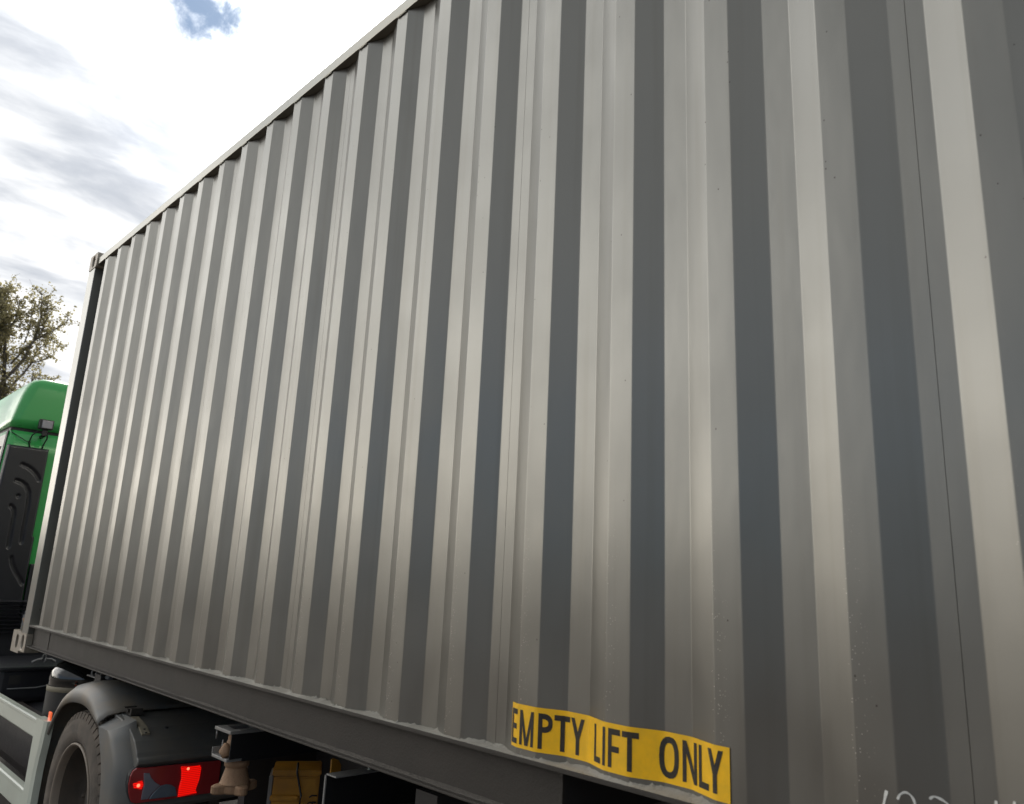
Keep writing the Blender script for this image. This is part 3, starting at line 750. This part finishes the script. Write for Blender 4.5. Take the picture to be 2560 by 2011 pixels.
# chassis rails and fifth wheel, dark
q = MB(); q.box(-3.6, 2.05, 0.80, 0.88, G - 0.72, G - 0.42); q.build('frame_rail', 'chassis', truck)
q = MB(); q.box(-3.6, 2.05, 1.53, 1.61, G - 0.72, G - 0.42); q.build('frame_rail', 'chassis', truck)
q = MB(); q.box(0.3, 1.4, 0.75, 1.66, G - 0.36, G - 0.30, 0.02); q.box(0.5, 1.1, 0.80, 1.61, G - 0.42, G - 0.36); q.build('coupling_plate', 'chassis', truck)
q = MB(); q.tube([(1.167, 0.1, 0.467), (1.167, 2.3, 0.467)], 0.09, 14); q.build('rear_axle', 'chassis', truck)

# wheels
def tyre_mesh():
    q = MB(); R0 = 0.462
    prof = [(0.300, 0.045), (0.305, 0.020), (0.322, 0.006), (0.345, 0.000), (0.365, -0.0035), (0.372, -0.001), (0.400, -0.002), (0.425, 0.006), (0.434, 0.014), (0.441, 0.026), (0.445, 0.034),
            (0.447, 0.262), (0.448, 0.272), (0.42, 0.29), (0.36, 0.296), (0.31, 0.28), (0.300, 0.25)]
    q.lathe(prof, (0, 0, 0), 'y', 96)
    nb = 56
    for k in range(nb):
        for (ya_, yb2, ph) in ((0.008, 0.085, 0.0), (0.093, 0.145, 0.5), (0.151, 0.203, 0.0), (0.211, 0.268, 0.5)):
            a0 = 2 * pi * (k + ph) / nb; a1 = a0 + 2 * pi / nb * 0.80
            m = 2; vv = []
            for j in range(m + 1):
                a = a0 + (a1 - a0) * j / m
                for r, y in ((0.4465 if ya_ > 0.05 else 0.428, ya_), (0.4695 if ya_ > 0.05 else 0.462, ya_ + (0.004 if ya_ > 0.05 else 0.010)), (0.470, (ya_ + yb2) / 2), (0.4695, yb2 - 0.002), (0.4465, yb2)):
                    vv.append((r * cos(a), y, r * sin(a)))
            ff = [(j * 5 + i, j * 5 + i + 1, (j + 1) * 5 + i + 1, (j + 1) * 5 + i) for j in range(m) for i in range(4)] + [(0, 1, 2, 3, 4), (m * 5 + 4, m * 5 + 3, m * 5 + 2, m * 5 + 1, m * 5)]
            q.add(vv, ff)
    me = q.build('tmp', 'rubber').data
    bpy.data.objects.remove(bpy.data.objects['tmp']); me.name = 'tyre'
    return me
tyre_me = tyre_mesh()
def rim_objs(parent):
    q = MB(); q.lathe([(0.3005, 0.050), (0.3035, 0.022), (0.311, 0.006), (0.306, 0.000), (0.300, 0.002), (0.294, 0.012), (0.287, 0.040)], (0, 0, 0), 'y', 72)
    a = q.build('rim', 'rimlip', parent)
    q = MB(); q.lathe([(0.288, 0.039), (0.278, 0.075), (0.272, 0.130), (0.255, 0.155), (0.205, 0.165), (0.175, 0.150), (0.165, 0.135), (0.14, 0.15), (0.135, 0.13), (0.11, 0.125), (0.0, 0.12)], (0, 0, 0), 'y', 72)
    for k in range(10):
        an = 2 * pi * k / 10; q.lathe([(0.0, -0.03), (0.012, -0.028), (0.014, 0.0)], (0.190 * cos(an), 0.155, 0.190 * sin(an)), 'y', 6)
    b = q.build('disc', 'rim', a)
    return a
bpy.context.view_layer.update()
def wheel(x, y, flip=False, dual=True, z=0.467):
    e = bpy.data.objects.new('wheel', None); COL.objects.link(e); e.parent = truck; e.matrix_parent_inverse = truck.matrix_world.inverted()
    e.location = (x, y, z)
    if flip: e.rotation_euler = (0, 0, pi)
    o = bpy.data.objects.new('tyre', tyre_me); COL.objects.link(o); o.parent = e
    r = rim_objs(e)
    for c in (r,): c.matrix_parent_inverse = Matrix()
    if dual:
        o2 = bpy.data.objects.new('tyre', tyre_me); COL.objects.link(o2); o2.parent = e; o2.location = (0, 0.335, 0)
    return e
wheel(1.167, -0.018)
wheel(1.167, 2.432, True)
wheel(-2.55, 0.03, dual=False); wheel(-2.55, 2.38, True, dual=False)

# mudguard over the rear wheel
inn = [(0.622, -1.10), (0.622, -0.95), (0.625, -0.841), (0.636, -0.72), (0.652, -0.622), (0.682, -0.552), (0.725, -0.492), (0.768, -0.440), (0.818, -0.394), (0.868, -0.364), (0.925, -0.341), (0.985, -0.325), (1.05, -0.315), (1.115, -0.309), (1.18, -0.305),
       (1.235, -0.305), (1.29, -0.308), (1.335, -0.315), (1.376, -0.325), (1.410, -0.335), (1.442, -0.346), (1.478, -0.357), (1.512, -0.365)]
def hgt(i, n=len(inn)):
    t = i / (n - 1); key = [(0, .012), (.2, .014), (.32, .022), (.42, .040), (.52, .060), (.65, .070), (.78, .062), (.9, .042), (1, .022)]
    for (a, va), (b, vb) in zip(key, key[1:]):
        if a <= t <= b: w = (t - a) / (b - a); return va + (vb - va) * w
q = MB(); vv = []; ns = 7
for i, (x_, z_) in enumerate(inn):
    a = inn[max(0, i - 1)]; b = inn[min(len(inn) - 1, i + 1)]; d = Vector((b[0] - a[0], b[1] - a[1])).normalized(); nx_, nz_ = -d.y, d.x
    h = hgt(i)
    for y_, off in ((-0.030, -0.004), (-0.042, 0.0), (-0.043, h * 0.55), (-0.036, h), (-0.006, h + 0.026), (0.060, h + 0.040), (0.62, h + 0.044)):
        vv.append((x_ + nx_ * off, y_, z_ + nz_ * off + G))
ff = [(i * ns + k, i * ns + k + 1, (i + 1) * ns + k + 1, (i + 1) * ns + k) for i in range(len(inn) - 1) for k in range(ns - 1)]
q.add(vv, ff, True)
mg = q.build('mudguard', 'mudguard', truck)
sd = mg.modifiers.new('solid', 'SOLIDIFY'); sd.thickness = 0.006; sd.offset = -1
# rear mudguard section: upright column with a rounded corner, and the lamp carrier behind it
q = MB()
def col_ring(z, t):
    # t = 0 at the top (sloping back), 1 lower down
    xr = 1.73 + 0.165 * t
    key = [(-0.36, 1.514), (-0.423, 1.561), (-0.503, 1.628), (-0.583, 1.671), (-0.683, 1.700), (-1.2, 1.720)]
    xf_ = next((b1 + (b2 - b1) * (z - a1) / (a2 - a1) for (a1, b1), (a2, b2) in zip(key, key[1:]) if a2 <= z <= a1), 1.514)
    pts = [(xf_, -0.040)]
    for k in range(7): a = -pi / 2 + pi / 2 * k / 6; pts.append((xr - 0.09 + 0.09 * cos(a), 0.050 + 0.09 * sin(a)))
    pts += [(xr + 0.001, 0.062), (xf_ + 0.004, 0.062)]
    return [(x_, y_, z + G + (0.0 if t > 0 else 0.040 * (y_ + 0.04) / 0.08)) for x_, y_ in pts]
loft(q, [col_ring(-0.367, 0.0), col_ring(-0.40, 0.28), col_ring(-0.43, 0.48), col_ring(-0.46, 0.66), col_ring(-0.50, 0.82), col_ring(-0.54, 0.92), col_ring(-0.60, 0.98), col_ring(-0.70, 1.0), col_ring(-1.10, 1.0)], True)
rear = q.build('mudguard', 'mudrear', truck)
rear.modifiers.new('es', 'EDGE_SPLIT').split_angle = radians(50)
q = MB()
prof = [(1.505, -0.316), (1.62, -0.325), (1.75, -0.352), (1.835, -0.394), (1.882, -0.437), (1.890, -0.455), (1.904, -0.459), (1.912, -0.466), (1.912, -0.484), (1.900, -0.490), (1.888, -0.504), (1.888, -0.68), (1.87, -0.70), (1.72, -0.70), (1.66, -0.56), (1.57, -0.42)]
q.prism([(x_, z_ + G) for x_, z_ in prof], 'y', 0.030, 0.66)
car = q.build('lamp_carrier', 'mudrear', truck)
bv = car.modifiers.new('bevel', 'BEVEL'); bv.width = 0.012; bv.segments = 3; bv.limit_method = 'ANGLE'; bv.angle_limit = radians(25)
# strap and buckle on the joint
def slant(y, t):               # a point on the sloping top of the carrier
    A, B = Vector((1.62, y, G - 0.325)), Vector((1.75, y, G - 0.352)); C = Vector((1.835, y, G - 0.394))
    return A.lerp(B, min(1, t * 2)) if t < .5 else B.lerp(C, (t - .5) * 2)
q = MB(); vv = []
for t in (0.02, 0.30, 0.55, 0.80):
    for y in (0.070, 0.108): p = slant(y, t); vv.append((p.x + 0.002, p.y, p.z + 0.009))
    for y in (0.108, 0.070): p = slant(y, t); vv.append((p.x, p.y, p.z + 0.001))
ff = [(i * 4 + k, i * 4 + (k + 1) % 4, (i + 1) * 4 + (k + 1) % 4, (i + 1) * 4 + k) for i in range(3) for k in range(4)] + [(3, 2, 1, 0), (12, 13, 14, 15)]
q.add(vv, ff); stp = q.build('strap', 'band', car)
q = MB(); p = slant(0.089, 0.70)
for dx_ in (-0.012, 0.012): q.lathe([(0.0, 0.0), (0.006, 0.0), (0.006, -0.004)], (p.x + dx_, p.y, p.z + 0.0115 - dx_ * .5), 'z', 10)
q.build('strap_hole', 'seam', stp)
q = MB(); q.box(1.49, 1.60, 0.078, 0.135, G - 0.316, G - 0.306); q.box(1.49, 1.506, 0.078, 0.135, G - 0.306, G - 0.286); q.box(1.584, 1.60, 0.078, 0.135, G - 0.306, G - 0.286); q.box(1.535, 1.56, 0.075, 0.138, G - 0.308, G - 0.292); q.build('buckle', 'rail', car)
q = MB(); p = slant(0.20, 0.55); q.lathe([(0.0, 0.004), (0.010, 0.002), (0.012, -0.004)], (p.x, p.y, p.z), 'z', 10); q.build('plug', 'seam', car)

# tail lamp
LX = 1.915
def sl(poly): return [(0.9825 * y_ - 0.0252, 0.9825 * z_ + 0.0071) for y_, z_ in poly]
out = [(0.055, -0.512), (0.10, -0.515), (0.30, -0.519), (0.462, -0.524), (0.470, -0.535), (0.470, -0.660), (0.462, -0.672), (0.28, -0.671), (0.075, -0.668), (0.055, -0.660), (0.044, -0.640), (0.035, -0.616), (0.030, -0.580), (0.032, -0.545), (0.040, -0.522)]
q = MB(); q.prism([(y_ * 1.02 - 0.002, z_ * 1.012 + 0.007 + G) for y_, z_ in sl(out)], 'x', 1.87, 1.902); lampo = q.build('tail_lamp', 'seam', truck)
def lens(name, poly, mat, x1, x0=1.90):
    q = MB(); q.prism([(y_, z_ + G) for y_, z_ in sl(poly)], 'x', x0, x1); o = q.build(name, mat, lampo)
    bv = o.modifiers.new('bevel', 'BEVEL'); bv.width = 0.0035; bv.segments = 2; bv.limit_method = 'ANGLE'; bv.angle_limit = radians(60)
    return o
lens('lens', out, 'lensdark', LX - 0.003)
lo_ = lens('lens', [(0.264, -0.529), (0.359, -0.534), (0.367, -0.546), (0.365, -0.595), (0.357, -0.626), (0.352, -0.645), (0.362, -0.661), (0.268, -0.665), (0.268, -0.625), (0.274, -0.585), (0.270, -0.55)], 'lenslit', LX + 0.003)
lo_['label'] = 'brightly lit red lens block'
lens('lens', [(0.090, -0.537), (0.117, -0.540), (0.128, -0.560), (0.150, -0.584), (0.177, -0.602), (0.160, -0.615), (0.140, -0.635), (0.128, -0.655), (0.095, -0.655), (0.096, -0.619), (0.099, -0.589)], 'lensgrey', LX + 0.001)
lens('lens', [(0.178, -0.603), (0.205, -0.600), (0.232, -0.607), (0.251, -0.620), (0.265, -0.660), (0.130, -0.657), (0.142, -0.636), (0.161, -0.616)], 'lensblue', LX + 0.0015)
lens('lens', [(0.047, -0.578), (0.070, -0.572), (0.090, -0.570), (0.097, -0.590), (0.091, -0.608), (0.055, -0.598)], 'lenslit', LX + 0.0015)['label'] = 'small glowing red spot of the tail lamp'

for y_, z_, r_ in ((0.072, -0.588, 0.0075), (0.300, -0.542, 0.0065)):
    q = MB(); q.lathe([(0.0, 0.0022), (r_ * .7, 0.0015), (r_, 0.0)], (LX + 0.003, sl([(y_, z_)])[0][0], sl([(y_, z_)])[0][1] + G), 'x', 16); q.build('bulb_glow', 'bulb', lampo)
# ------------------------------------------------------------------ the trailer under the container
trail = thing('container_trailer', 'dark skeletal container trailer with rusty brown twistlock under the grey container', 'trailer', (5.6, YC, 0))
for y in (0.70, 1.62):
    q = MB(); q.prism([(-0.3, G - 0.30), (1.9, G - 0.30), (2.35, G - 0.72), (11.6, G - 0.72), (11.6, G - 0.19), (-0.3, G - 0.19)], 'y', y, y + 0.10); q.build('main_beam', 'chassis', trail)
for x_ in (0.9, 3.9, 5.2, 7.0, 8.6, 10.2, 11.5):
    q = MB(); q.box(x_, x_ + 0.10, 0.10, 2.32, G - 0.29, G - 0.192); q.build('cross_member', 'chassis', trail)
q = MB(); q.box(2.2, 11.4, 0.82, 1.60, G - 0.70, G - 0.62); q.build('floor_sheet', 'chassis', trail)
q = MB(); q.box(2.30, 2.36, 0.35, 2.1, G - 0.95, G - 0.2); q.build('cross_plate', 'chassis', trail)
# front bolster head with locking hole, ahead of the container's corner
q = MB(); xa, xb, za, zb = -0.645, -0.43, G - 0.198, G - 0.056
vv, ff = plate_hole(q, xb - xa, zb - za, 0.036, 0.046, cu=0.03, cw=0.004)
q.add([((xa + xb) / 2 + u, -0.004 + t, (za + zb) / 2 + v) for u, t, v in vv], ff)
q.add([(x_, y_, z_) for x_ in (xa, xb) for y_ in (-0.004, 0.12) for z_ in (za, zb)], [(0, 1, 3, 2), (4, 6, 7, 5), (0, 2, 6, 4), (1, 5, 7, 3), (2, 3, 7, 6)])
fb = q.build('front_lock', 'casting', trail)
q = MB(); q.box(-0.58, -0.44, 0.028, 0.032, za + .02, zb - .02); q.build('hollow', 'black', fb)  # black sheet standing in for the shade inside the locking hole
q = MB(); q.tube([(-0.60, 0.03, zb), (-0.60, 0.03, zb + 0.045)], 0.006, 6); q.build('lock_pin', 'band', fb)
q = MB(); q.tube([(-0.455, 0.01, zb - 0.01), (-0.44, 0.0, zb + 0.012), (-0.405, -0.005, zb + 0.04)], 0.006, 6); q.build('lock_pin', 'band', fb)
q = MB(); prof = []
for k in range(9): prof.append((-0.56 + 0.022 * k, 0.02 + (0.0, 0.018)[k % 2]))
top = [0.105, 0.11, 0.13, 0.15, 0.165, 0.17, 0.17, 0.17, 0.17]
vv = []
for (x_, y_), t in zip(prof, top): vv += [(x_, y_, G - 0.055), (x_, y_, G - 0.055 + t)]
q.add(vv, [(2 * i, 2 * i + 2, 2 * i + 3, 2 * i + 1) for i in range(8)])
gp = q.build('guide_plate', 'grey', trail); sd = gp.modifiers.new('solid', 'SOLIDIFY'); sd.thickness = 0.006
q = MB(); q.tube([(-0.425, 0.03, G - 0.03), (-0.44, 0.02, G + 0.03), (-0.425, 0.03, G + 0.07)], [0.02, 0.03, 0.015], 10); q.build('rusty_pin', 'brown', gp)
# bolster with twistlock
q = MB()
q.box(2.735, 2.875, -0.002, 0.035, G - 0.197, G - 0.185, 0.002); q.box(2.735, 2.775, 0.036, 0.12, G - 0.197, G - 0.185, 0.002); q.box(2.835, 2.875, 0.036, 0.12, G - 0.197, G - 0.185, 0.002); q.box(2.735, 2.875, 0.121, 2.41, G - 0.197, G - 0.185, 0.002)
q.box(2.735, 2.868, -0.002, 0.06, G - 0.297, G - 0.285, 0.003); q.box(2.733, 2.739, -0.002, 0.05, G - 0.286, G - 0.262, 0.002)
q.tube([(2.742, 0.006, G - 0.198), (2.741, 0.006, G - 0.232)], 0.0035, 6); q.tube([(2.775, 0.02, G - 0.232), (2.772, 0.02, G - 0.285)], 0.0035, 6)
bol = q.build('bolster', 'steel', trail)
q = MB(); q.box(2.869, 2.8745, 0.006, 2.41, G - 0.285, G - 0.197); q.box(2.735, 2.741, 0.10, 2.41, G - 0.285, G - 0.197); q.box(2.735, 2.8745, 0.0605, 2.41, G - 0.297, G - 0.2855); q.build('web_plate', 'steelshade', bol)  # web and lower flange coloured near black for their shade
TC = (2.812, 0.070)
q = MB(); q.lathe([(0.0, -0.199), (0.043, -0.199), (0.044, -0.232), (0.047, -0.235), (0.047, -0.262), (0.050, -0.284)], (TC[0], TC[1], G), 'z', 24)
q.tube([(TC[0] - .005, TC[1] - .05, G - .245), (TC[0] + .012, TC[1] - .062, G - .262), (TC[0] + .03, TC[1] - .06, G - .283)], [.012, .022, .014], 12)
tw = q.build('twistlock', 'brown', trail)
q = MB(); q.lathe([(0.030, -0.2985), (0.046, -0.2985), (0.047, -0.322), (0.041, -0.325), (0.040, -0.330), (0.055, -0.382), (0.059, -0.386), (0.0, -0.386)], (TC[0], TC[1], G), 'z', 32); q.build('twistlock_collar', 'brown', tw)
q = MB(); n = 64; poly = []
for k in range(n):
    a = 2 * pi * k / n + 0.35
    r = 0.056 + 0.036 * max(0, cos(4 * a)) ** 0.8
    poly.append((TC[0] + r * cos(a), TC[1] + r * sin(a)))
rings = []
for s, z in ((0.90, -0.384), (1.0, -0.389), (1.0, -0.411), (0.93, -0.416)):
    rings.append([(TC[0] + (x_ - TC[0]) * s, TC[1] + (y_ - TC[1]) * s, G + z) for x_, y_ in poly])
loft(q, rings, False); q.build('twistlock_nut', 'brown', tw)
# folded bracket plate with rivet
q = MB(); q.box(3.485, 3.491, 0.0505, 0.62, G - 0.62, G - 0.228)
pl = q.build('bracket_plate', 'steelshade', trail)  # face coloured near black for the shade below its flange
q = MB(); q.box(3.4855, 3.545, 0.05, 0.62, G - 0.2275, G - 0.2225, 0.002); q.box(3.4835, 3.4905, 0.046, 0.0505, G - 0.62, G - 0.2275); q.build('flange', 'steel', pl)
q = MB(); q.lathe([(0.0, 0.006), (0.006, 0.004), (0.008, 0.0)], (3.515, 0.20, G - 0.2225), 'z', 12); q.build('rivet', 'fairing', pl)
q = MB(); q.tube([(3.60, 0.1, G - 0.335), (3.60, 0.6, G - 0.36)], 0.02, 10); q.lathe([(0.0, 0.02), (0.02, 0.015), (0.022, -0.01)], (3.60, 0.10, G - 0.33), 'z', 12); q.build('brake_pipe', 'chassis', pl)

# yellow box slung under the trailer, turned a little
yb_root = MB()
ang = atan2(0.162, 0.10); ux, uy = cos(ang), sin(ang)
def yb(mb, u0, u1, d0, d1, z0, z1, b=0.004):
    """u along the visible face, d depth behind the face."""
    bm = bmesh.new(); bmesh.ops.create_cube(bm, size=1)
    for v in bm.verts: v.co = Vector(((u0 + u1) / 2 + v.co.x * (u1 - u0), (d0 + d1) / 2 + v.co.y * (d1 - d0), (z0 + z1) / 2 + v.co.z * (z1 - z0)))
    if b: bmesh.ops.bevel(bm, geom=bm.edges[:], offset=b, segments=2, affect='EDGES')
    mat = Matrix(((ux, -uy, 0, 2.68), (uy, ux, 0, 0.30), (0, 0, 1, G), (0, 0, 0, 1)))
    mb.frombm(bm, mat)
q = MB(); yb(q, 0.006, 0.195, 0.0, 0.16, -0.72, -0.415); ybx = q.build('tool_box', 'boxyellow', trail)
q = MB(); yb(q, 0.0, 0.20, -0.008, 0.165, -0.414, -0.392); q.build('lid', 'boxyellow', ybx)
q = MB(); yb(q, 0.018, 0.185, -0.006, -0.001, -0.462, -0.424, 0.002); q.build('face_panel', 'boxyellow', ybx)
q = MB(); yb(q, 0.0, 0.115, -0.030, -0.001, -0.505, -0.488, 0.004); q.build('handle_ledge', 'boxyellow', ybx)
q = MB(); yb(q, 0.010, 0.185, -0.004, -0.001, -0.70, -0.512, 0.002); q.build('face_panel', 'boxyellow', ybx)
q = MB(); yb(q, -0.012, 0.004, 0.0, 0.15, -0.72, -0.415, 0.003); q.build('end_plate', 'steel', ybx)
def ybp(u, d, z): return (2.68 + ux * u - uy * d, 0.30 + uy * u + ux * d, G + z)
q = MB(); q.tube([ybp(0.10, -0.02, -0.36), ybp(0.10, -0.02, -0.40), ybp(0.115, -0.024, -0.45), ybp(0.125, -0.03, -0.485), ybp(0.122, -0.03, -0.52), ybp(0.10, -0.025, -0.56), ybp(0.09, -0.02, -0.62)], 0.0045, 8); q.build('cable', 'seam', ybx)
q = MB(); q.tube([ybp(0.19, -0.006, -0.492), ybp(0.17, -0.01, -0.490), ybp(0.158, -0.01, -0.497)], 0.003, 6); q.tube([ybp(0.188, -0.006, -0.518), ybp(0.172, -0.01, -0.516)], 0.003, 6)
q.tube([ybp(0.164 + 0.011 * cos(a), -0.01, -0.527 + 0.011 * sin(a)) for a in [k * pi / 6 for k in range(11)]], 0.0025, 6); q.build('latch', 'seam', ybx)
q = MB(); q.prism([(0.482, G - 0.43), (0.53, G - 0.43), (0.53, G - 0.372), (0.515, G - 0.350), (0.49, G - 0.340), (0.482, G - 0.345)], 'x', 2.83, 2.838); q.build('yellow_bracket', 'boxyellow', trail)

# ------------------------------------------------------------------ trees behind the cab
def tree(name, label, limbs, base, leaves, seed, lsize=0.095, spread=0.37):
    rn = random.Random(seed)
    t = thing(name, label, 'tree', (base[0], base[1], 0))
    wood = MB(); leaf = MB()
    def add_leaf(p):
        s = lsize * rn.uniform(0.6, 1.35)
        a = Vector((rn.gauss(0, 1), rn.gauss(0, 1), rn.gauss(0, 1))).normalized(); b = a.orthogonal().normalized(); b.rotate(Matrix.Rotation(rn.uniform(0, 6.28), 3, a))
        c = a.cross(b)
        leaf.add([p - b * s * .55, p + c * s * .42 + a * s * .08, p + b * s * .6, p - c * s * .42 + a * s * .08], [(0, 1, 2, 3)])
    for pts, r0, r1, dens in limbs:
        pts = [Vector(p) for p in pts]
        n = len(pts)
        wood.tube(pts, [r0 + (r1 - r0) * i / (n - 1) for i in range(n)], 7)
        if dens <= 0: continue
        for i in range(n - 1):
            a, b = pts[i], pts[i + 1]; ln = (b - a).length
            m = max(1, int(ln * 13 * dens))
            for k in range(m):
                p = a.lerp(b, rn.random()); w = (i + (p - a).length / max(ln, 1e-6)) / n
                if rn.random() > 0.35 + w: continue
                dv = Vector((rn.gauss(0, 1), rn.gauss(0, 1), rn.gauss(0.35, 0.9))).normalized() + (b - a).normalized() * 0.5
                L_ = rn.uniform(0.35, 1.0) * spread * 2
                e = p + dv.normalized() * L_
                mid = p.lerp(e, .5) + Vector((rn.gauss(0, .05), rn.gauss(0, .05), rn.gauss(0.03, .05)))
                wood.tube([p, mid, e], [0.014, 0.010, 0.005], 4)
                for j in range(leaves):
                    u = rn.uniform(0.2, 1.08); q_ = p.lerp(mid, u * 2) if u < .5 else mid.lerp(e, u * 2 - 1)
                    add_leaf(q_ + Vector((rn.gauss(0, .07), rn.gauss(0, .07), rn.gauss(0, .07))))
                if rn.random() < .5:
                    for _ in range(2):
                        e2 = e + Vector((rn.gauss(0, 1), rn.gauss(0, 1), rn.gauss(.3, .8))).normalized() * rn.uniform(.2, .45)
                        wood.tube([e, e2], [0.006, 0.003], 3)
                        for j in range(leaves // 2): add_leaf(e.lerp(e2, rn.random()) + Vector((rn.gauss(0, .05), rn.gauss(0, .05), rn.gauss(0, .05))))
    wood.build('trunk', 'bark', t, fix=False)
    c = leaf.build('crown', 'leaf', t, fix=False)
    return t
TX = -32.0
def tp(y, z, dx=0.0): return (TX + dx, y, z + G)
rn = random.Random(11)
limbs = [([(TX, 4.9, 0), (TX, 4.95, 3), tp(4.979, 7.1), tp(4.743, 8.465), tp(4.586, 9.525), tp(4.352, 10.733), tp(4.217, 11.9)], .15, .02, 1.9)]
vis = [([tp(4.9, 5.6), tp(4.713, 7.744, .2), tp(5.009, 8.276, .4), tp(5.295, 8.911, .5), tp(5.427, 9.55, .6), tp(5.52, 9.799, .6), tp(5.576, 10.43, .7), tp(5.55, 11.077, .7), tp(5.407, 11.85, .8)], .085, .015, 1.5),
       ([tp(5.52, 9.799, .6), tp(5.901, 10.126, .5), tp(6.135, 10.385, .4), tp(6.613, 10.913, .3), tp(6.74, 11.183, .3)], .06, .012, 1.3),
       ([tp(4.9, 5.2), tp(4.82, 7.12, -.2), tp(5.312, 8.031, -.4), tp(5.557, 8.465, -.5), tp(5.774, 8.93, -.6), tp(5.89, 9.538, -.6), tp(6.059, 9.841, -.7), tp(6.316, 10.137, -.7)], .075, .012, 1.2),
       ([tp(5.811, 9.035, -.6), tp(6.185, 9.254, -.8), tp(6.501, 9.528, -.9), tp(6.67, 9.701, -1.0)], .035, .01, 1.5),
       ([tp(4.941, 8.668), tp(5.197, 9.173, .2), tp(5.447, 9.587, .4)], .05, .03, .8),
       ([tp(5.70, 10.1, .7), tp(5.75, 10.7, .9), tp(5.65, 11.5, 1.0)], .03, .01, 1.6),
       ([tp(5.2, 9.6, .5), tp(5.35, 10.4, .2), tp(5.3, 11.2, .0)], .03, .01, 1.3),
       ([tp(6.13, 10.385, .4), tp(6.25, 10.0, .3), tp(6.55, 9.9, .2)], .02, .008, 1.6),
       ([tp(4.5, 9.9), tp(4.75, 10.6, .3), tp(4.75, 11.5, .4)], .04, .012, 1.8),
       ([tp(4.6, 9.4), tp(4.35, 10.2, -.4), tp(4.5, 11.2, -.6)], .04, .012, 1.8)]
limbs += vis
for k in range(16):            # the side of the crown that lies beyond the frame
    z0 = rn.uniform(5.5, 10.5); y0 = 4.9 - (z0 - 5) * 0.11
    p = Vector(tp(y0, z0)); d = Vector((rn.uniform(-.8, .8), -rn.uniform(.3, 1.0), rn.uniform(.4, 1.0))).normalized(); pl_ = [p]
    for j in range(5): d = (d + Vector((rn.gauss(0, .15), rn.gauss(0, .15), .12))).normalized(); p = p + d * rn.uniform(.35, .6); pl_.append(p)
    limbs.append((pl_, .06, .012, 1.3))
tree('tree', 'thin leaved olive green tree rising behind the green cab', limbs, (TX, 4.9), 12, 21)
SX = -36.0
def sp_(y, z): return (SX, y, z + G)
tree('tree', 'small sparse treetop just showing over the edge of the cab roof', [
    ([(SX, 6.5, 0), (SX, 6.55, 4), sp_(6.6, 7.4), sp_(6.62, 8.6), sp_(6.58, 9.45)], .12, .015, .7),
    ([sp_(6.6, 7.4), sp_(6.95, 8.6), sp_(7.3, 9.1), sp_(7.42, 9.25)], .05, .01, 1.0),
    ([sp_(6.6, 7.8), sp_(6.9, 8.8), sp_(6.85, 9.4)], .04, .01, 1.0),
    ([sp_(6.58, 7.0), sp_(6.2, 7.8), sp_(6.0, 8.2)], .04, .01, 1.0)], (SX, 6.5), 8, 5, spread=.32)
